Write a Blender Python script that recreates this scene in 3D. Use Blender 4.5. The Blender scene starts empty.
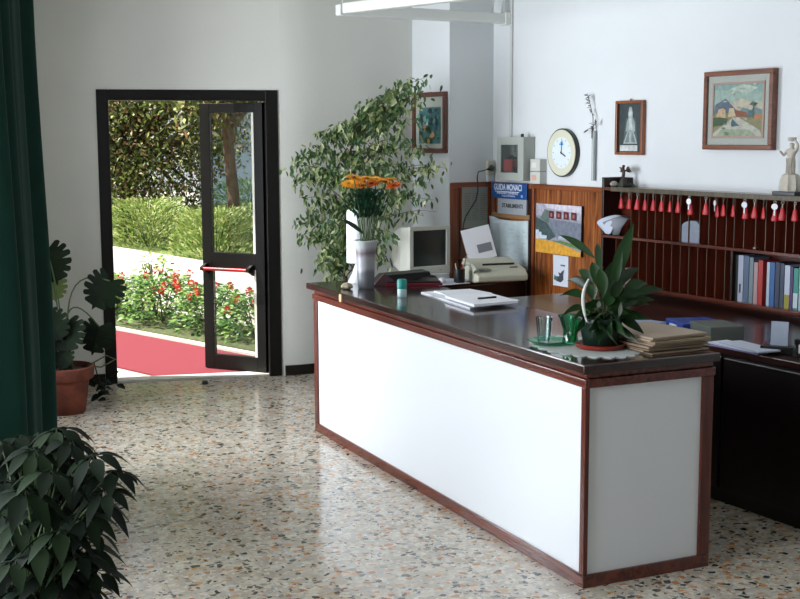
import bpy, bmesh, math, random
from math import sin, cos, pi, radians as R, atan2, sqrt
from mathutils import Vector as V, Matrix
random.seed(11)
scn = bpy.context.scene
COL = scn.collection

# ------------------------------------------------------------------ camera
F_PX, PITCH, YAW, ROLL, EYE = 1239.10, 0.130594, 0.431776, -0.0036767, 1.75
FW = V((sin(YAW)*cos(PITCH), cos(YAW)*cos(PITCH), -sin(PITCH)))
r0 = V((cos(YAW), -sin(YAW), 0)); u0 = r0.cross(FW)
RT = cos(ROLL)*r0 + sin(ROLL)*u0; UP = -sin(ROLL)*r0 + cos(ROLL)*u0
cd = bpy.data.cameras.new('camera'); cam = bpy.data.objects.new('camera', cd); COL.objects.link(cam)
cd.sensor_width = 36; cd.lens = F_PX*36/800; cd.clip_end = 200; cd.clip_start = .05
cam.matrix_world = Matrix((( RT.x, UP.x, -FW.x, 0), (RT.y, UP.y, -FW.y, 0), (RT.z, UP.z, -FW.z, EYE), (0, 0, 0, 1)))
scn.camera = cam
O = V((0, 0, EYE))
def ray(x, y): return FW*F_PX + RT*(x-400) - UP*(y-299.5)
def on_z(x, y, z):                      # where the sight line meets a level surface
    d = ray(x, y); return O + d*((z-EYE)/d.z)
def on_pl(x, y, P, n):                  # where it meets a wall
    d = ray(x, y); return O + d*(((V(P)-O).dot(n))/d.dot(n))
def at_depth(x, y, dep): return O + ray(x, y)*(dep/F_PX)

# ------------------------------------------------------------------ materials
def lin(c):
    return tuple((v/12.92 if v <= .04045 else ((v+.055)/1.055)**2.4) for v in c)
def hexc(h):
    h = h.lstrip('#'); return lin(tuple(int(h[i:i+2], 16)/255 for i in (0, 2, 4)))
MATS = {}
def mat(name, col, rough=.5, metal=0, spec=.5, noise=0, nscale=20, bump=0, bscale=60, emit=0, coat=0, trans=0, sss=0):
    if name in MATS: return MATS[name]
    m = bpy.data.materials.new(name); m.use_nodes = True; MATS[name] = m
    nt = m.node_tree; b = nt.nodes['Principled BSDF']
    if isinstance(col, str): col = hexc(col)
    b.inputs['Base Color'].default_value = (*col, 1); b.inputs['Roughness'].default_value = rough
    b.inputs['Metallic'].default_value = metal; b.inputs['Specular IOR Level'].default_value = spec
    b.inputs['Coat Weight'].default_value = coat; b.inputs['Coat Roughness'].default_value = .08
    b.inputs['Transmission Weight'].default_value = trans
    if emit:
        b.inputs['Emission Color'].default_value = (*col, 1); b.inputs['Emission Strength'].default_value = emit
    tc = nt.nodes.new('ShaderNodeTexCoord')
    if noise:
        n = nt.nodes.new('ShaderNodeTexNoise'); n.inputs['Scale'].default_value = nscale; n.inputs['Detail'].default_value = 5
        nt.links.new(tc.outputs['Object'], n.inputs['Vector'])
        rp = nt.nodes.new('ShaderNodeValToRGB')
        rp.color_ramp.elements[0].position = .3; rp.color_ramp.elements[1].position = .7
        rp.color_ramp.elements[0].color = (*[max(0, c*(1-noise)) for c in col], 1)
        rp.color_ramp.elements[1].color = (*[min(1, c*(1+noise)) for c in col], 1)
        nt.links.new(n.outputs['Fac'], rp.inputs['Fac']); nt.links.new(rp.outputs['Color'], b.inputs['Base Color'])
    if bump:
        n2 = nt.nodes.new('ShaderNodeTexNoise'); n2.inputs['Scale'].default_value = bscale; n2.inputs['Detail'].default_value = 4
        nt.links.new(tc.outputs['Object'], n2.inputs['Vector'])
        bp = nt.nodes.new('ShaderNodeBump'); bp.inputs['Strength'].default_value = bump; bp.inputs['Distance'].default_value = .01
        nt.links.new(n2.outputs['Fac'], bp.inputs['Height']); nt.links.new(bp.outputs['Normal'], b.inputs['Normal'])
    return m
def wood(name, c1, c2, axis='z', rough=.25, scale=14, coat=.3, c3=None):
    m = mat(name, c1, rough, coat=coat); nt = m.node_tree; b = nt.nodes['Principled BSDF']
    tc = nt.nodes.new('ShaderNodeTexCoord'); mp = nt.nodes.new('ShaderNodeMapping')
    s = {'x': (.06, 1, 1), 'y': (1, .06, 1), 'z': (1, 1, .06)}[axis]
    mp.inputs['Scale'].default_value = tuple(v*scale for v in s)
    n = nt.nodes.new('ShaderNodeTexNoise'); n.inputs['Scale'].default_value = 3; n.inputs['Detail'].default_value = 6; n.inputs['Distortion'].default_value = 1.2
    rp = nt.nodes.new('ShaderNodeValToRGB')
    rp.color_ramp.elements[0].position = .32; rp.color_ramp.elements[1].position = .66
    rp.color_ramp.elements[0].color = (*hexc(c1), 1); rp.color_ramp.elements[1].color = (*hexc(c2), 1)
    if c3:
        e = rp.color_ramp.elements.new(.5); e.color = (*hexc(c3), 1)
    nt.links.new(tc.outputs['Object'], mp.inputs['Vector']); nt.links.new(mp.outputs['Vector'], n.inputs['Vector'])
    nt.links.new(n.outputs['Fac'], rp.inputs['Fac']); nt.links.new(rp.outputs['Color'], b.inputs['Base Color'])
    return m
def leafmat(name, cols, rough=.45, trans=.25, spec=.5):      # one colour per leaf (mesh island)
    m = bpy.data.materials.new(name); m.use_nodes = True; MATS[name] = m
    nt = m.node_tree; b = nt.nodes['Principled BSDF']; b.inputs['Roughness'].default_value = rough; b.inputs['Specular IOR Level'].default_value = spec
    g = nt.nodes.new('ShaderNodeNewGeometry'); rp = nt.nodes.new('ShaderNodeValToRGB')
    rp.color_ramp.interpolation = 'CONSTANT'
    els = rp.color_ramp.elements
    while len(els) < len(cols): els.new(.5)
    for i, c in enumerate(cols):
        els[i].position = i/len(cols); els[i].color = (*hexc(c), 1)
    nt.links.new(g.outputs['Random Per Island'], rp.inputs['Fac']); nt.links.new(rp.outputs['Color'], b.inputs['Base Color'])
    if trans:
        tr = nt.nodes.new('ShaderNodeBsdfTranslucent'); mx = nt.nodes.new('ShaderNodeMixShader'); mx.inputs[0].default_value = trans
        nt.links.new(rp.outputs['Color'], tr.inputs['Color'])
        nt.links.new(b.outputs[0], mx.inputs[1]); nt.links.new(tr.outputs[0], mx.inputs[2])
        nt.links.new(mx.outputs[0], nt.nodes['Material Output'].inputs['Surface'])
    return m
def glassmat(name, tint=(1, 1, 1), refl=.08, rough=.02):
    m = bpy.data.materials.new(name); m.use_nodes = True; MATS[name] = m
    nt = m.node_tree; nt.nodes.remove(nt.nodes['Principled BSDF'])
    t = nt.nodes.new('ShaderNodeBsdfTransparent'); t.inputs[0].default_value = (*tint, 1)
    g = nt.nodes.new('ShaderNodeBsdfGlossy'); g.inputs['Roughness'].default_value = rough
    mx = nt.nodes.new('ShaderNodeMixShader')
    lw = nt.nodes.new('ShaderNodeLayerWeight'); lw.inputs[0].default_value = .2
    ma = nt.nodes.new('ShaderNodeMath'); ma.operation = 'MULTIPLY_ADD'; ma.inputs[1].default_value = .7; ma.inputs[2].default_value = refl
    nt.links.new(lw.outputs['Fresnel'], ma.inputs[0]); nt.links.new(ma.outputs[0], mx.inputs[0])
    nt.links.new(t.outputs[0], mx.inputs[1]); nt.links.new(g.outputs[0], mx.inputs[2])
    nt.links.new(mx.outputs[0], nt.nodes['Material Output'].inputs['Surface'])
    return m

def terrazzo():
    m = bpy.data.materials.new('terrazzo'); m.use_nodes = True
    nt = m.node_tree; b = nt.nodes['Principled BSDF']; L = nt.links.new
    b.inputs['Roughness'].default_value = .16; b.inputs['Specular IOR Level'].default_value = .62
    tc = nt.nodes.new('ShaderNodeTexCoord')
    def N(t): return nt.nodes.new(t)
    cur = None
    ns = N('ShaderNodeTexNoise'); ns.inputs['Scale'].default_value = 9; ns.inputs['Detail'].default_value = 6
    L(tc.outputs['Object'], ns.inputs['Vector'])
    r = N('ShaderNodeValToRGB'); r.color_ramp.elements[0].color = (*hexc('#a3998a'), 1); r.color_ramp.elements[1].color = (*hexc('#c6beb0'), 1)
    r.color_ramp.elements[0].position = .35; r.color_ramp.elements[1].position = .65
    L(ns.outputs['Fac'], r.inputs['Fac']); cur = r.outputs['Color']
    layers = [(60, .6, ['#a89e8f', '#cdc6b9', '#b7a78f', '#aaa89e', '#c7bba8'], .10, 3.1),
              (31, .24, ['#b98857', '#b9946e', '#a19c90', '#c8bba8', '#a97548', '#8b897f'], .22, 7.7),
              (31, .12, ['#2b3735', '#3f4946', '#232a2b', '#55534b'], .25, 1.3),
              (62, .10, ['#39423f', '#6a5a48', '#46504e', '#8a5a3a'], .2, 5.9)]
    for sc, dens, cols, edge, off in layers:
        mp = N('ShaderNodeMapping'); mp.inputs['Location'].default_value = (off, off*.7, 0)
        L(tc.outputs['Object'], mp.inputs['Vector'])
        nz = N('ShaderNodeTexNoise'); nz.inputs['Scale'].default_value = sc*.8; nz.inputs['Detail'].default_value = 1
        L(mp.outputs[0], nz.inputs['Vector'])
        ad = N('ShaderNodeMixRGB'); ad.blend_type = 'LINEAR_LIGHT'; ad.inputs[0].default_value = .012
        L(mp.outputs[0], ad.inputs[1]); L(nz.outputs['Color'], ad.inputs[2])
        v1 = N('ShaderNodeTexVoronoi'); v1.voronoi_dimensions = '2D'; v1.inputs['Scale'].default_value = sc
        v2 = N('ShaderNodeTexVoronoi'); v2.voronoi_dimensions = '2D'; v2.inputs['Scale'].default_value = sc; v2.feature = 'DISTANCE_TO_EDGE'
        L(ad.outputs[0], v1.inputs['Vector']); L(ad.outputs[0], v2.inputs['Vector'])
        sp = N('ShaderNodeSeparateColor'); L(v1.outputs['Color'], sp.inputs[0])
        a = N('ShaderNodeMath'); a.operation = 'LESS_THAN'; a.inputs[1].default_value = dens; L(sp.outputs[0], a.inputs[0])
        e = N('ShaderNodeMath'); e.operation = 'GREATER_THAN'; e.inputs[1].default_value = edge*.6; L(v2.outputs['Distance'], e.inputs[0])
        mu = N('ShaderNodeMath'); mu.operation = 'MULTIPLY'; L(a.outputs[0], mu.inputs[0]); L(e.outputs[0], mu.inputs[1])
        rp = N('ShaderNodeValToRGB'); rp.color_ramp.interpolation = 'CONSTANT'
        els = rp.color_ramp.elements
        while len(els) < len(cols): els.new(.5)
        for i, c in enumerate(cols): els[i].position = i/len(cols); els[i].color = (*hexc(c), 1)
        L(sp.outputs[1], rp.inputs['Fac'])
        mx = N('ShaderNodeMixRGB'); L(mu.outputs[0], mx.inputs[0]); L(cur, mx.inputs[1]); L(rp.outputs['Color'], mx.inputs[2])
        cur = mx.outputs[0]
    # tile joints, 40 cm
    rot = N('ShaderNodeMapping'); rot.inputs['Rotation'].default_value = (0, 0, R(4)); L(tc.outputs['Object'], rot.inputs['Vector'])
    sx = N('ShaderNodeSeparateXYZ'); L(rot.outputs[0], sx.inputs[0]); js = []
    for ax in (0, 1):
        pp_ = N('ShaderNodeMath'); pp_.operation = 'PINGPONG'; pp_.inputs[1].default_value = .2; L(sx.outputs[ax], pp_.inputs[0])
        lt = N('ShaderNodeMath'); lt.operation = 'LESS_THAN'; lt.inputs[1].default_value = .0011; L(pp_.outputs[0], lt.inputs[0]); js.append(lt)
    mxx = N('ShaderNodeMath'); mxx.operation = 'MAXIMUM'; L(js[0].outputs[0], mxx.inputs[0]); L(js[1].outputs[0], mxx.inputs[1])
    sc_ = N('ShaderNodeMath'); sc_.operation = 'MULTIPLY'; sc_.inputs[1].default_value = .55; L(mxx.outputs[0], sc_.inputs[0])
    mm = N('ShaderNodeMixRGB'); mm.inputs[2].default_value = (*hexc('#5d574e'), 1)
    L(sc_.outputs[0], mm.inputs[0]); L(cur, mm.inputs[1]); L(mm.outputs[0], b.inputs['Base Color'])
    return m

M_wall = mat('plaster_white', '#d9dddf', .75, noise=.02, nscale=2, bump=.08, bscale=40)
M_wall2 = mat('plaster_grey', '#d5d5cf', .75, noise=.03, nscale=2, bump=.08, bscale=40)
M_black = mat('black_paint', '#0c0b09', .45, spec=.3)
M_blackp = mat('black_plastic', '#141414', .4)
M_white_lam = mat('white_laminate', '#e9edf0', .22, spec=.45)
M_top = wood('counter_dark_wood', '#1c0f0c', '#38201a', 'y', .16, 10, .5)
M_trim = wood('mahogany_trim', '#42190f', '#6e2e1e', 'y', .25, 10, .4)
M_trimz = wood('mahogany_post', '#42180f', '#682a1c', 'z', .25, 10, .3)
M_panel = wood('honey_wood', '#4c2410', '#ab6832', 'z', .3, 16, .3, '#83461f')
M_batten = wood('batten_wood', '#6a3318', '#8e4a22', 'z', .3, 12, .3)
M_battx = wood('batten_wood_level', '#6a3318', '#8e4a22', 'x', .3, 12, .3)
M_rack = wood('rack_red_wood', '#3a150d', '#632817', 'x', .25, 8, .3)
M_rackd = wood('rack_dark_wood', '#1e0d0a', '#2f1510', 'z', .3, 8, .2)
M_edge = wood('rack_pale_edge', '#3c3626', '#5a503a', 'z', .5, 10, 0)
M_div = wood('divider_red', '#5c2518', '#7d3a26', 'z', .35, 8, .1); M_edge2 = wood('divider_edge_brown', '#4a2a1c', '#6e4a34', 'z', .4, 10, 0)
M_bottomcab = wood('cabinet_black_wood', '#0d0706', '#180c0a', 'z', .35, 8, .1)
M_paper = mat('paper', '#e6e8ee', .7)
M_paperb = mat('paper_blueish', '#c3cbdc', .7)
M_chrome = mat('chrome', '#c8c8c8', .2, metal=1)
M_ring = mat('dull_ring', '#6f6a62', .45, metal=.6)
M_brass = mat('brass', '#b0925a', .3, metal=1)
M_red = mat('red_plastic', '#b30f1c', .35)
M_terra = mat('terracotta', '#6c3626', .85, noise=.45, nscale=9, bump=.2)
M_soil = mat('soil', '#2c2018', .95, noise=.4, nscale=60, bump=.6)
M_stem = mat('green_stem', '#3e5226', .6)
M_bark = mat('bark', '#5a4a38', .9, noise=.3, nscale=14, bump=.5)
M_glass = glassmat('window_glass', (.95, .96, .97), .05)
M_clear = glassmat('clear_glass', (.86, .93, .93), .14)
M_green_glass = glassmat('green_glass', (.25, .72, .52), .12)
M_pale_plastic = mat('beige_plastic', '#c4c5ba', .45)
M_grey_plastic = mat('grey_metal_box', '#a8ada6', .45)
M_screen = mat('dark_screen', '#1c2826', .3, spec=.6)

# ------------------------------------------------------------------ mesh building
class MB:
    def __init__(s): s.bm = bmesh.new(); s.mi = 0
    def _f(s, f): f.material_index = s.mi; return f
    def box(s, x0, x1, y0, y1, z0, z1, M=None):
        P = [(x0, y0, z0), (x1, y0, z0), (x1, y1, z0), (x0, y1, z0), (x0, y0, z1), (x1, y0, z1), (x1, y1, z1), (x0, y1, z1)]
        if M: P = [M @ V(p) for p in P]
        v = [s.bm.verts.new(p) for p in P]
        for q in ((0, 3, 2, 1), (4, 5, 6, 7), (0, 1, 5, 4), (1, 2, 6, 5), (2, 3, 7, 6), (3, 0, 4, 7)): s._f(s.bm.faces.new([v[i] for i in q]))
        return s
    def prism(s, pts, h0, h1, ax='z'):           # outline in 2D, extruded along ax
        def P(a, b, h): return {'z': (a, b, h), 'y': (a, h, b), 'x': (h, a, b)}[ax]
        a = [s.bm.verts.new(P(x, y, h0)) for x, y in pts]; b = [s.bm.verts.new(P(x, y, h1)) for x, y in pts]
        n = len(pts)
        s._f(s.bm.faces.new(a[::-1])); s._f(s.bm.faces.new(b))
        for i in range(n): s._f(s.bm.faces.new((a[i], a[(i+1) % n], b[(i+1) % n], b[i])))
        return s
    def lathe(s, prof, cx=0, cy=0, n=28, sx=1, sy=1, wob=None):
        rings = []
        for r, z in prof:
            rings.append([s.bm.verts.new((cx+sx*r*(wob(k/n*2*pi, z) if wob else 1)*cos(k/n*2*pi), cy+sy*r*(wob(k/n*2*pi, z) if wob else 1)*sin(k/n*2*pi), z)) for k in range(n)])
        for a, b in zip(rings, rings[1:]):
            for k in range(n): s._f(s.bm.faces.new((a[k], a[(k+1) % n], b[(k+1) % n], b[k])))
        if prof[0][0] > 1e-4: s._f(s.bm.faces.new(rings[0][::-1]))
        if prof[-1][0] > 1e-4: s._f(s.bm.faces.new(rings[-1]))
        return s
    def tube(s, pts, r, n=8, cap=True):
        pts = [V(p) for p in pts]; rr = r if isinstance(r, (list, tuple)) else [r]*len(pts)
        rings = []; ref = V((0, 0, 1))
        t0 = (pts[1]-pts[0]).normalized()
        if abs(t0.dot(ref)) > .9: ref = V((1, 0, 0))
        a = t0.cross(ref).normalized()
        for i, p in enumerate(pts):
            t = (pts[min(i+1, len(pts)-1)]-pts[max(i-1, 0)]).normalized()
            a = (a - t*a.dot(t)).normalized(); b = t.cross(a)
            rings.append([s.bm.verts.new(p+(a*cos(k/n*2*pi)+b*sin(k/n*2*pi))*rr[i]) for k in range(n)])
        for x, y in zip(rings, rings[1:]):
            for k in range(n): s._f(s.bm.faces.new((x[k], x[(k+1) % n], y[(k+1) % n], y[k])))
        if cap: s._f(s.bm.faces.new(rings[0][::-1])); s._f(s.bm.faces.new(rings[-1]))
        return s
    def poly(s, pts):
        s._f(s.bm.faces.new([s.bm.verts.new(p) for p in pts])); return s
    def grid(s, rows):
        g = [[s.bm.verts.new(p) for p in r] for r in rows]
        for a, b in zip(g, g[1:]):
            for k in range(len(a)-1): s._f(s.bm.faces.new((a[k], a[k+1], b[k+1], b[k])))
        return s
    def leaf(s, base, d, up, ln, w, droop=.2, seg=3):
        d = d.normalized(); sd = d.cross(up)
        if sd.length < 1e-3: sd = V((1, 0, 0))
        sd.normalize(); nn = sd.cross(d).normalized()
        prof = {2: (0, 1, 0), 3: (0, .85, .8, 0), 4: (0, .8, 1, .65, 0), 6: (0, .6, .95, 1, .8, .45, 0)}[seg]
        rows = []
        for i in range(seg+1):
            t = i/seg; c = base + d*ln*t - V((0, 0, 1))*droop*ln*t*t
            ww = w/2*prof[i]
            if ww == 0: rows.append([s.bm.verts.new(c)])
            else: rows.append([s.bm.verts.new(c-sd*ww+nn*ww*.25), s.bm.verts.new(c), s.bm.verts.new(c+sd*ww+nn*ww*.25)])
        for a, b in zip(rows, rows[1:]):
            if len(a) == 1: s._f(s.bm.faces.new((a[0], b[1], b[0]))); s._f(s.bm.faces.new((a[0], b[2], b[1])))
            elif len(b) == 1: s._f(s.bm.faces.new((a[0], a[1], b[0]))); s._f(s.bm.faces.new((a[1], a[2], b[0])))
            else: s._f(s.bm.faces.new((a[0], a[1], b[1], b[0]))); s._f(s.bm.faces.new((a[1], a[2], b[2], b[1])))
        return s
    def build(s, name, mats, parent=None, loc=(0, 0, 0), rz=0, bevel=0, smooth=False, solid=0, subsurf=0, keepn=False):
        if not keepn: bmesh.ops.recalc_face_normals(s.bm, faces=s.bm.faces)
        me = bpy.data.meshes.new(name); s.bm.to_mesh(me); s.bm.free()
        for m in (mats if isinstance(mats, (list, tuple)) else [mats]): me.materials.append(m)
        o = bpy.data.objects.new(name, me); COL.objects.link(o)
        o.location = loc; o.rotation_euler = (0, 0, rz)
        if parent: o.parent = parent
        if smooth:
            for p in me.polygons: p.use_smooth = True
        if solid: md = o.modifiers.new('solid', 'SOLIDIFY'); md.thickness = solid; md.offset = 0
        if bevel:
            md = o.modifiers.new('bevel', 'BEVEL'); md.width = bevel; md.segments = 2; md.limit_method = 'ANGLE'; md.angle_limit = R(40)
        if subsurf: md = o.modifiers.new('sub', 'SUBSURF'); md.levels = subsurf; md.render_levels = subsurf
        if smooth and not subsurf and not keepn:
            try: me.set_sharp_from_angle(angle=R(45))
            except Exception: pass
        return o
def B(*a): return MB().box(*a)
def tag(o, label=None, cat=None, group=None, kind=None):
    if label: o['label'] = label
    if cat: o['category'] = cat
    if group: o['group'] = group
    if kind: o['kind'] = kind
    return o
def thing(name, label, cat, loc=(0, 0, 0), rz=0, group=None):
    o = bpy.data.objects.new(name, None); COL.objects.link(o); o.empty_display_size = .1
    o.location = loc; o.rotation_euler = (0, 0, rz)
    return tag(o, label, cat, group)
def struct(o): o['kind'] = 'structure'; return o
def copy_tree(o, parent=None):
    c = o.copy(); COL.objects.link(c)
    if parent: c.parent = parent
    for ch in list(o.children): copy_tree(ch, c)
    return c
def text(s, size, name, m, parent, loc, rx=pi/2, rz=0, align='CENTER', ext=.0005, bold=0, sx=1):
    cu = bpy.data.curves.new(name, 'FONT'); cu.body = s; cu.size = size; cu.align_x = align; cu.align_y = 'CENTER'; cu.extrude = ext; cu.offset = bold
    t = bpy.data.objects.new(name, cu); COL.objects.link(t)
    dg = bpy.context.evaluated_depsgraph_get(); me = bpy.data.meshes.new_from_object(t.evaluated_get(dg))
    bpy.data.objects.remove(t); me.materials.clear(); me.materials.append(m)
    o = bpy.data.objects.new(name, me); COL.objects.link(o); o.parent = parent
    o.location = loc; o.rotation_euler = (rx, 0, rz); o.scale = (sx, 1, 1)
    return o
def skin(name, joints, edges, m, parent=None, loc=(0, 0, 0), rz=0, sub=2, scale=1):
    me = bpy.data.meshes.new(name); me.from_pydata([tuple(c*scale for c in j[:3]) for j in joints], edges, []); me.materials.append(m)
    o = bpy.data.objects.new(name, me); COL.objects.link(o); o.location = loc; o.rotation_euler = (0, 0, rz)
    if parent: o.parent = parent
    o.modifiers.new('skin', 'SKIN').use_smooth_shade = True
    if not me.skin_vertices:
        me.attributes  # created together with the modifier below
    if not me.skin_vertices:
        bm = bmesh.new(); bm.from_mesh(me); bm.verts.layers.skin.verify(); bm.to_mesh(me); bm.free()
    for i, j in enumerate(joints):
        r = j[3] if isinstance(j[3], tuple) else (j[3], j[3]); me.skin_vertices[0].data[i].radius = (r[0]*scale, r[1]*scale)
    me.skin_vertices[0].data[0].use_root = True
    sm = o.modifiers.new('sub', 'SUBSURF'); sm.levels = sub; sm.render_levels = sub
    # bake to a plain mesh
    dg = bpy.context.evaluated_depsgraph_get(); dg.update()
    nm = bpy.data.meshes.new_from_object(o.evaluated_get(dg)); o.modifiers.clear(); o.data = nm
    for p in nm.polygons: p.use_smooth = True
    if not nm.materials: nm.materials.append(m)
    return o

# ------------------------------------------------------------------ frames of the room
WC = V((4.55, 8.2, 0)); WT = V((.0872, -.9962, 0)); WN = V((-.9962, -.0872, 0)); WR = R(-85)
def WP(s, z=0, off=0): p = WC+WT*s+WN*off; return V((p.x, p.y, z))
def W(px, py, off=0):                       # (distance along the right wall, height)
    p = on_pl(px, py, WC+WN*off, WN); return (p-WC).dot(WT), p.z
PE = V((4.167, 8.166, 0))                   # free edge of the corner pier
CEIL = 3.1
JL = on_z(106, 384, 0); JR = on_z(282, 375.5, 0)      # door frame feet
DD = (JR-JL).normalized(); DN = V((-DD.y, DD.x, 0))    # along the door wall, outwards
DZ = atan2(DD.y, DD.x); DW = (JR-JL).length
C411 = V((4.119, 8.713, 0))
LW0 = JL - DD*.48                           # corner of door wall and window wall
LA = V((sin(R(14)), cos(R(14)), 0)); LN = V((-cos(R(14)), sin(R(14)), 0))   # window wall direction, outwards
LWN = LW0 - LA*10.4
LZ = atan2(LA.y, LA.x)

# ------------------------------------------------------------------ the setting
def wall_seg(name, a, b, z0, z1, th, m=M_wall, out=None, parent=None):
    d = (b-a).normalized(); n = V((-d.y, d.x, 0)) if out is None else out
    mb = MB(); mb.prism([(p.x, p.y) for p in (a, b, b+n*th, a+n*th)], z0, z1)
    return mb
floor_pts = [LWN-LA*.3, LW0, JL, JR, V((C411.x, C411.y, 0)), V((4.6, 8.75, 0)), WP(-.1, 0, -.1), WP(9.6, 0, -.1), WP(9.6, 0, -.1)+V((-6.5, 0, 0))]
# floor as one slab
mb = MB(); pts = [LWN, LW0, JR+DN*.0, V((4.3, 8.9, 0)), V((4.75, 8.9, 0)), WP(9.5, 0, -.1), V((LWN.x, WP(9.5).y, 0))]
mb.prism([(p.x, p.y) for p in pts], -.12, 0)
struct(mb.build('floor', terrazzo()))
mb = MB(); pts2 = [LWN+LN*.3, LW0+LN*.3+DN*.25, JR+DN*.25, V((4.3, 9.0, 0)), V((4.85, 8.9, 0)), WP(9.5, 0, -.25), V((LWN.x-.5, WP(9.5).y, 0))]
mb.prism([(p.x, p.y) for p in pts2], CEIL, CEIL+.15)
struct(mb.build('ceiling', mat('ceiling_paint', '#d8d8d2', .8)))
# door wall with the opening
DH = 2.085
def dframe(x, y, z=0): return JL + DD*x + DN*y + V((0, 0, z))
mb = MB()
mb.box(-.48, 0, 0, .22, 0, CEIL); mb.box(DW, DW+.02, 0, .22, 0, CEIL); mb.box(0, DW, 0, .22, DH, CEIL)
struct(mb.build('wall_back', M_wall2, loc=JL, rz=DZ))
p0 = JR+DD*.02
mb = MB(); inner = [p0, p0+V((.035, -.0058, 0)), p0+V((.07, -.0096, 0)), p0+V((.11, -.012, 0)), p0+V((.155, -.0122, 0)), p0+V((.2, -.010, 0)), p0+V((.26, -.0035, 0)), p0+V((.33, .006, 0)), V((C411.x+.3, C411.y+.04, 0))]
outer = [V((q.x-.02, q.y+.22, 0)) for q in inner]; outer[0] = p0+DN*.22
mb.prism([(q.x, q.y) for q in inner+outer[::-1]], 0, CEIL)
struct(mb.build('wall_back_right', M_wall2, smooth=True))
# corner pier
mb = MB(); q = [PE, PE+V((.53, .0464, 0)), PE+V((.53, .62, 0)), PE+V((-.048, .546, 0))]
mb.prism([(a.x, a.y) for a in q], 0, CEIL)
struct(mb.build('wall_pier', M_wall))
mb = wall_seg('w', WP(-.3), WP(9.5), 0, CEIL, .2, out=-WN)
struct(mb.build('wall_right', M_wall))
e0 = WP(9.5)
mb = MB().box(LWN.x-.4, e0.x+.2, e0.y-.2, e0.y, 0, CEIL); struct(mb.build('wall_rear', M_wall2))
# window wall on the left: solid with two glazed openings
WZ0, WZ1 = .35, 2.75
wins = [(1.15, 2.75), (4.25, 6.4)]           # measured back from the far corner
mb = MB(); last = -.2
for a, b in wins:
    mb.box(last, a, 0, .2, 0, CEIL); mb.box(a, b, 0, .2, 0, WZ0); mb.box(a, b, 0, .2, WZ1, CEIL); last = b
mb.box(last, 10.7, 0, .2, 0, CEIL)
# local x = back from the corner, local y = outwards
def left_place(o): 
    o.matrix_world = Matrix(((-LA.x, LN.x, 0, LW0.x), (-LA.y, LN.y, 0, LW0.y), (0, 0, 1, 0), (0, 0, 0, 1))); return o
left_place(struct(mb.build('wall_left', M_wall2)))
for k, (a, b) in enumerate(wins):
    f = MB(); f.box(a, b, .04, .1, WZ0, WZ0+.06); f.box(a, b, .04, .1, WZ1-.06, WZ1)
    nb = max(1, round((b-a)/1.0))
    for i in range(nb+1):
        x = a+(b-a)*i/nb; f.box(max(a, x-.03), min(b, x+.03), .04, .1, WZ0+.06, WZ1-.06)
    fo = left_place(struct(f.build('window_%d' % (k+1), M_black)))
    g = B(a+.03, b-.03, .066, .072, WZ0+.06, WZ1-.06).build('window_pane', M_glass, fo)
# baseboards (black)
M_base = mat('baseboard_black', '#17130f', .3)
mb = MB(); mb.box(-.46, -.002, -.014, -.001, 0, .075); struct(mb.build('baseboard_back', M_base, loc=JL, rz=DZ, bevel=.003))
q0 = inner[0]+V((0, -.001, 0))
mb = MB(); pp = [q0+V((.005, -.0005, 0))]+[q_+V((0, -.001, 0)) for q_ in inner[1:-1]]+[V((C411.x-.03, C411.y-.002, 0))]
mb.prism([(p.x, p.y) for p in pp]+[(p.x, p.y-.013) for p in pp[::-1]], 0, .075); struct(mb.build('baseboard_right', M_base))

# ------------------------------------------------------------------ the door
door = bpy.data.objects.new('door_1', None); COL.objects.link(door); door.location = JL; door.rotation_euler = (0, 0, DZ); struct(door)
mb = MB(); FT = .082
mb.box(0, FT, -.012, .15, 0, DH); mb.box(DW-.09, DW, -.012, .15, 0, DH); mb.box(FT, DW-.09, -.012, .15, DH-.075, DH)
mb.build('door_frame', M_black, door, bevel=.004)
mb = MB(); mb.box(FT+.001, DW-.091, .03, .16, .0, .012); mb.build('threshold', mat('marble_sill', '#d5d2cb', .3, noise=.1, nscale=12), door)
# leaf pivoted at the right jamb and standing open outwards
hx = DW-.095; ha = pi-R(39)
leaf = bpy.data.objects.new('door_leaf', None); COL.objects.link(leaf); leaf.parent = door
leaf.location = (hx, .07, .014); leaf.rotation_euler = (0, 0, ha)
LWD = .545; LH = DH-.1
mb = MB(); mb.box(0, .075, -.02, .02, 0, LH); mb.box(LWD-.085, LWD, -.02, .02, 0, LH)
mb.box(.075, LWD-.085, -.02, .02, 0, .11); mb.box(.075, LWD-.085, -.02, .02, LH-.07, LH); mb.box(.075, LWD-.085, -.02, .02, .765, .885)
mb.build('leaf_frame', M_black, leaf, bevel=.003)
mb = MB(); mb.box(.075, LWD-.085, -.003, .003, .11, .765); mb.box(.075, LWD-.085, -.003, .003, .885, LH-.07)
mb.build('glass_pane', M_glass, leaf)
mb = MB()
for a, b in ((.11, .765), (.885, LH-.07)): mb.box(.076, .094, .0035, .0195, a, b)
mb.build('sunlit_edge_strip', mat('painted_sunlight', '#e4e1d6', .5), leaf)  # bright sunlit line along the leaf edge, painted as a pale strip
mb = MB(); mb.tube([(.09, .085, .765), (LWD-.03, .085, .765)], .013, 10)
pb = mb.build('push_bar', M_red, leaf, smooth=True)
mb = MB()
for x in (.1, LWD-.04): mb.prism([(.019, .80), (.05, .80), (.1, .775), (.1, .752), (.08, .752), (.019, .72)], x-.012, x+.012, 'x')
mb.build('push_bar_bracket', M_blackp, pb)
# small rubber stop on the floor
dsp = on_z(205, 384, 0)
tag(MB().lathe([(.022, 0), (.024, .006), (.02, .022), (.014, .026)], n=16).build('door_stop', M_blackp, loc=dsp, smooth=True), 'small black door stop on the terrazzo just inside the glass door', 'door stop')

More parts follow.
